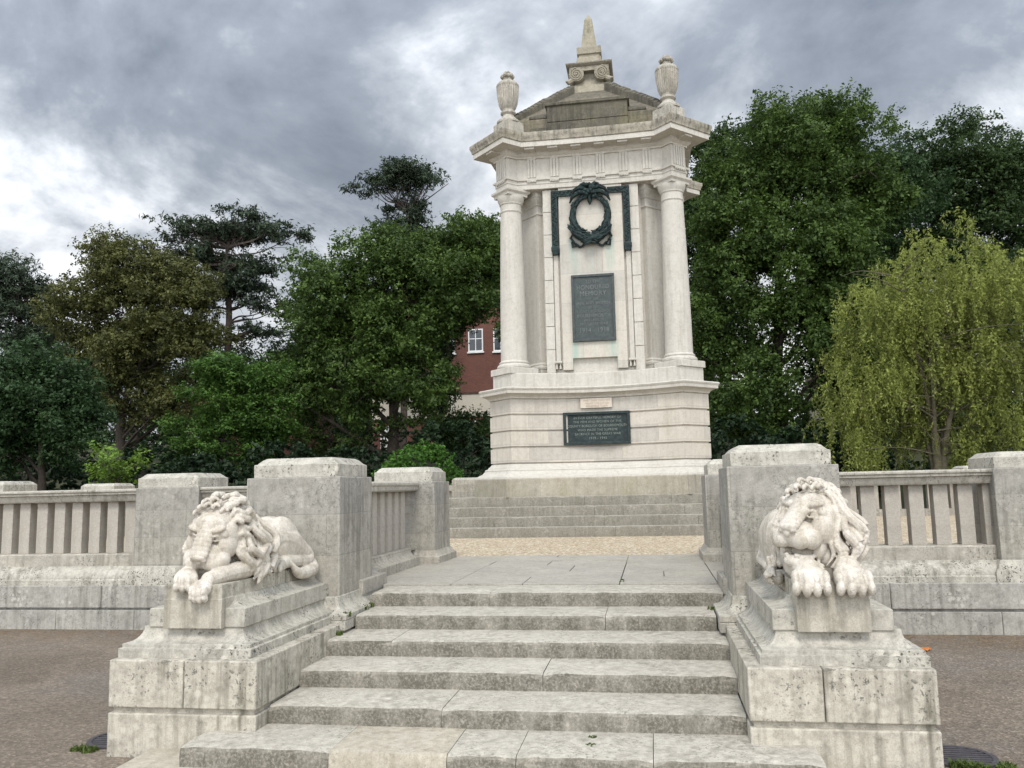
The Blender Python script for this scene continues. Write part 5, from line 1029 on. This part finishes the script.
shrub('clipped_bush', 'rounded fresh green weeping bush left of the memorial steps', -6.5, 27, [(-6.6, 0, 1.2, 1.8, 1.4, 2.02), (-5.6, 0, 1.1, .95, 1.0, 1.3)], 'lf_bush', 30000, .095, 40)
und = [(-26, 34, 2.0, 1.8), (-22.0, 36, 1.8, 1.7), (-18.0, 33, 2.0, 1.5), (-15.2, 35, 2.0, 1.7), (-11.2, 34, 2.2, 1.5), (-8.2, 38, 2.0, 2.0), (-5.0, 36, 2.0, 1.5), (1.0, 40, 2.4, 2.0), (4.2, 36, 2.2, 1.9), (7.2, 34, 2.0, 1.8), (12.4, 37, 2.2, 1.9), (15.5, 34, 2.2, 1.8), (18.6, 38, 2.4, 2.2)]
und += [(-32, 50, 4.0, 3.4), (-25.5, 52, 3.2, 2.2), (-19.5, 50, 3.4, 2.6), (-14.5, 52, 3.0, 1.9), (-9.5, 54, 3.0, 1.8), (-38.5, 48, 3.4, 3.2), (-3.5, 52, 3.0, 2.2)]
ul = ['dark shrub under the drooping tree at far left', 'dark shrub left of the lime sapling', 'dark shrub behind the lime sapling', 'dark shrub under the tiered young tree', 'dark shrub below the limbs of the big left tree', 'dark shrub behind the green mound', 'dark shrub at the left edge of the memorial steps', 'dark shrub directly behind the memorial', 'dark shrub at the right edge of the memorial plinth', 'dark shrub left of the willow', 'dark shrub behind the willow trunk', 'dark shrub right of the willow trunk', 'dark shrub at the right picture edge', 'high dark thicket below the olive brown oak', 'dark thicket at the foot of the open pine', 'dark thicket behind the tiered young tree', 'dark thicket left below the brick building', 'dark thicket right below the brick building', 'high dark thicket at the foot of the left edge pine', 'dark thicket behind the left shoulder of the memorial']
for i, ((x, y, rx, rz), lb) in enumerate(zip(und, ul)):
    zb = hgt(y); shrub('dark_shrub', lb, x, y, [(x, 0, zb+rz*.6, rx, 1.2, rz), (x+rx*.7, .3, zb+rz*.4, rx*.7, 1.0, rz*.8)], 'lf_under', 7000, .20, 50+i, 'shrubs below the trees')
shrub('purple_shrub', 'small purplish shrub behind the big pier of the sleeping lion', -11.6, 26, [(-11.6, 0, 1.5, .5, .4, .75)], 'flower', 1100, .10, 80)
rs = np.random.RandomState(90); lm = []
for k in range(260):
    x = rs.uniform(-75, 60); y = rs.uniform(74, 84); lm.append((x, y, rs.uniform(6, 10.8), 2.2, 1.6, 1.7))
o = quads_obj('woodland', leaf_cloud(rs, lm, 70000, .5, up=.5), M['lf_dark'], None, (0, 0, 0)); o['kind'] = 'stuff'; o['label'] = 'far dark wood behind the houses and trees'

# ------------------------------------------------------------------ buildings behind the trees
def window(B, x, y, z, wd, ht, bars=True):
    m = MB(); t = .09
    m.box(x, x+t, y-.06, y+.05, z, z+ht); m.box(x+wd-t, x+wd, y-.06, y+.05, z, z+ht); m.box(x+t, x+wd-t, y-.058, y+.05, z+ht-t, z+ht); m.box(x+t, x+wd-t, y-.058, y+.05, z, z+t); m.box(x-.08, x+wd+.08, y-.12, y+.04, z-.12, z-.003)
    if bars: m.box(x+wd/2-.03, x+wd/2+.03, y-.05, y+.04, z+t, z+ht-t); m.box(x+t, x+wd-t, y-.045, y+.04, z+ht*.55, z+ht*.55+.06)
    f = m.build('window', M['white_paint'], B, 0); g_ = MB(); g_.box(x+.05, x+wd-.05, y-.025, y+.03, z+.05, z+ht-.05); g_.build('pane', M['glass'], f, 0)
def house(label, x0, x1, y, zb, zw, zr, wall, wins, cream=None):
    B = thing('brick_building' if wall == 'brick' else 'pale_house', label, 'building', ((x0+x1)/2, y+4, zb), 'buildings behind the trees')
    m = MB(); m.box(x0, x1, y, y+8, zb-.6, zw); m.build('wall', M[wall], B, 0)
    m = MB(); m.loft([[(x0-.4, y-.4, zw), (x1+.4, y-.4, zw), (x1+.4, y+8.4, zw), (x0-.4, y+8.4, zw)], [(x0+1.5, y+3.9, zr), (x1-1.5, y+3.9, zr), (x1-1.5, y+4.1, zr), (x0+1.5, y+4.1, zr)]]); rf_ = m.build('roof', M['tile'], B, 0)
    m = MB(); m.box(x1-2.6, x1-1.8, y+4.3, y+5.2, zr-.8, zr+1.2); m.build('chimney', M['brick'], rf_, 0)
    if cream: m = MB(); m.box(x0-.05, x1+.05, y-.09, y+.5, cream[0], cream[1]); m.build('ground_floor_band', M['cream'], B, 0); m = MB(); m.box(x0-.02, x1+.02, y-.14, y+.4, cream[1]+.003, cream[1]+.16); m.build('string_course', M['tile'], B, 0)
    for wv in wins: window(B, wv[0], y, wv[1], wv[2], wv[3])
    m = MB(); m.box(x0+.6, x0+1.7, y-.05, y+.1, zb, zb+2.1); m.build('door', M['white_paint'], B, 0)
house('red brick building with white sash windows seen between the big tree and the memorial', -20, -3, 62, 4.4, 16.2, 18.4, 'brick', [(-12.4, 11.95, 1.15, 1.75), (-10.45, 11.9, 1.15, 1.75), (-14.6, 11.9, 1.15, 1.75), (-17.2, 11.9, 1.15, 1.75), (-8.4, 11.9, 1.15, 1.75), (-15.9, 6.2, 1.6, 1.5), (-12.9, 5.4, 1.0, 1.3)], (7.0, 8.7))
house('low building with brown tiled roof behind the tiered young tree', -34.5, -25.6, 60, 4.2, 9.0, 11.7, 'brick', [(-32.5, 6.6, 1.2, 1.3), (-30, 6.6, 1.2, 1.3), (-27.6, 6.6, 1.2, 1.3)])
house('pale house glimpsed through the willow', 12.6, 19.5, 56, 4.0, 8.6, 11.2, 'cream', [(14.9, 7.2, 1.3, .9), (17, 7.0, 1.2, 1.1)])
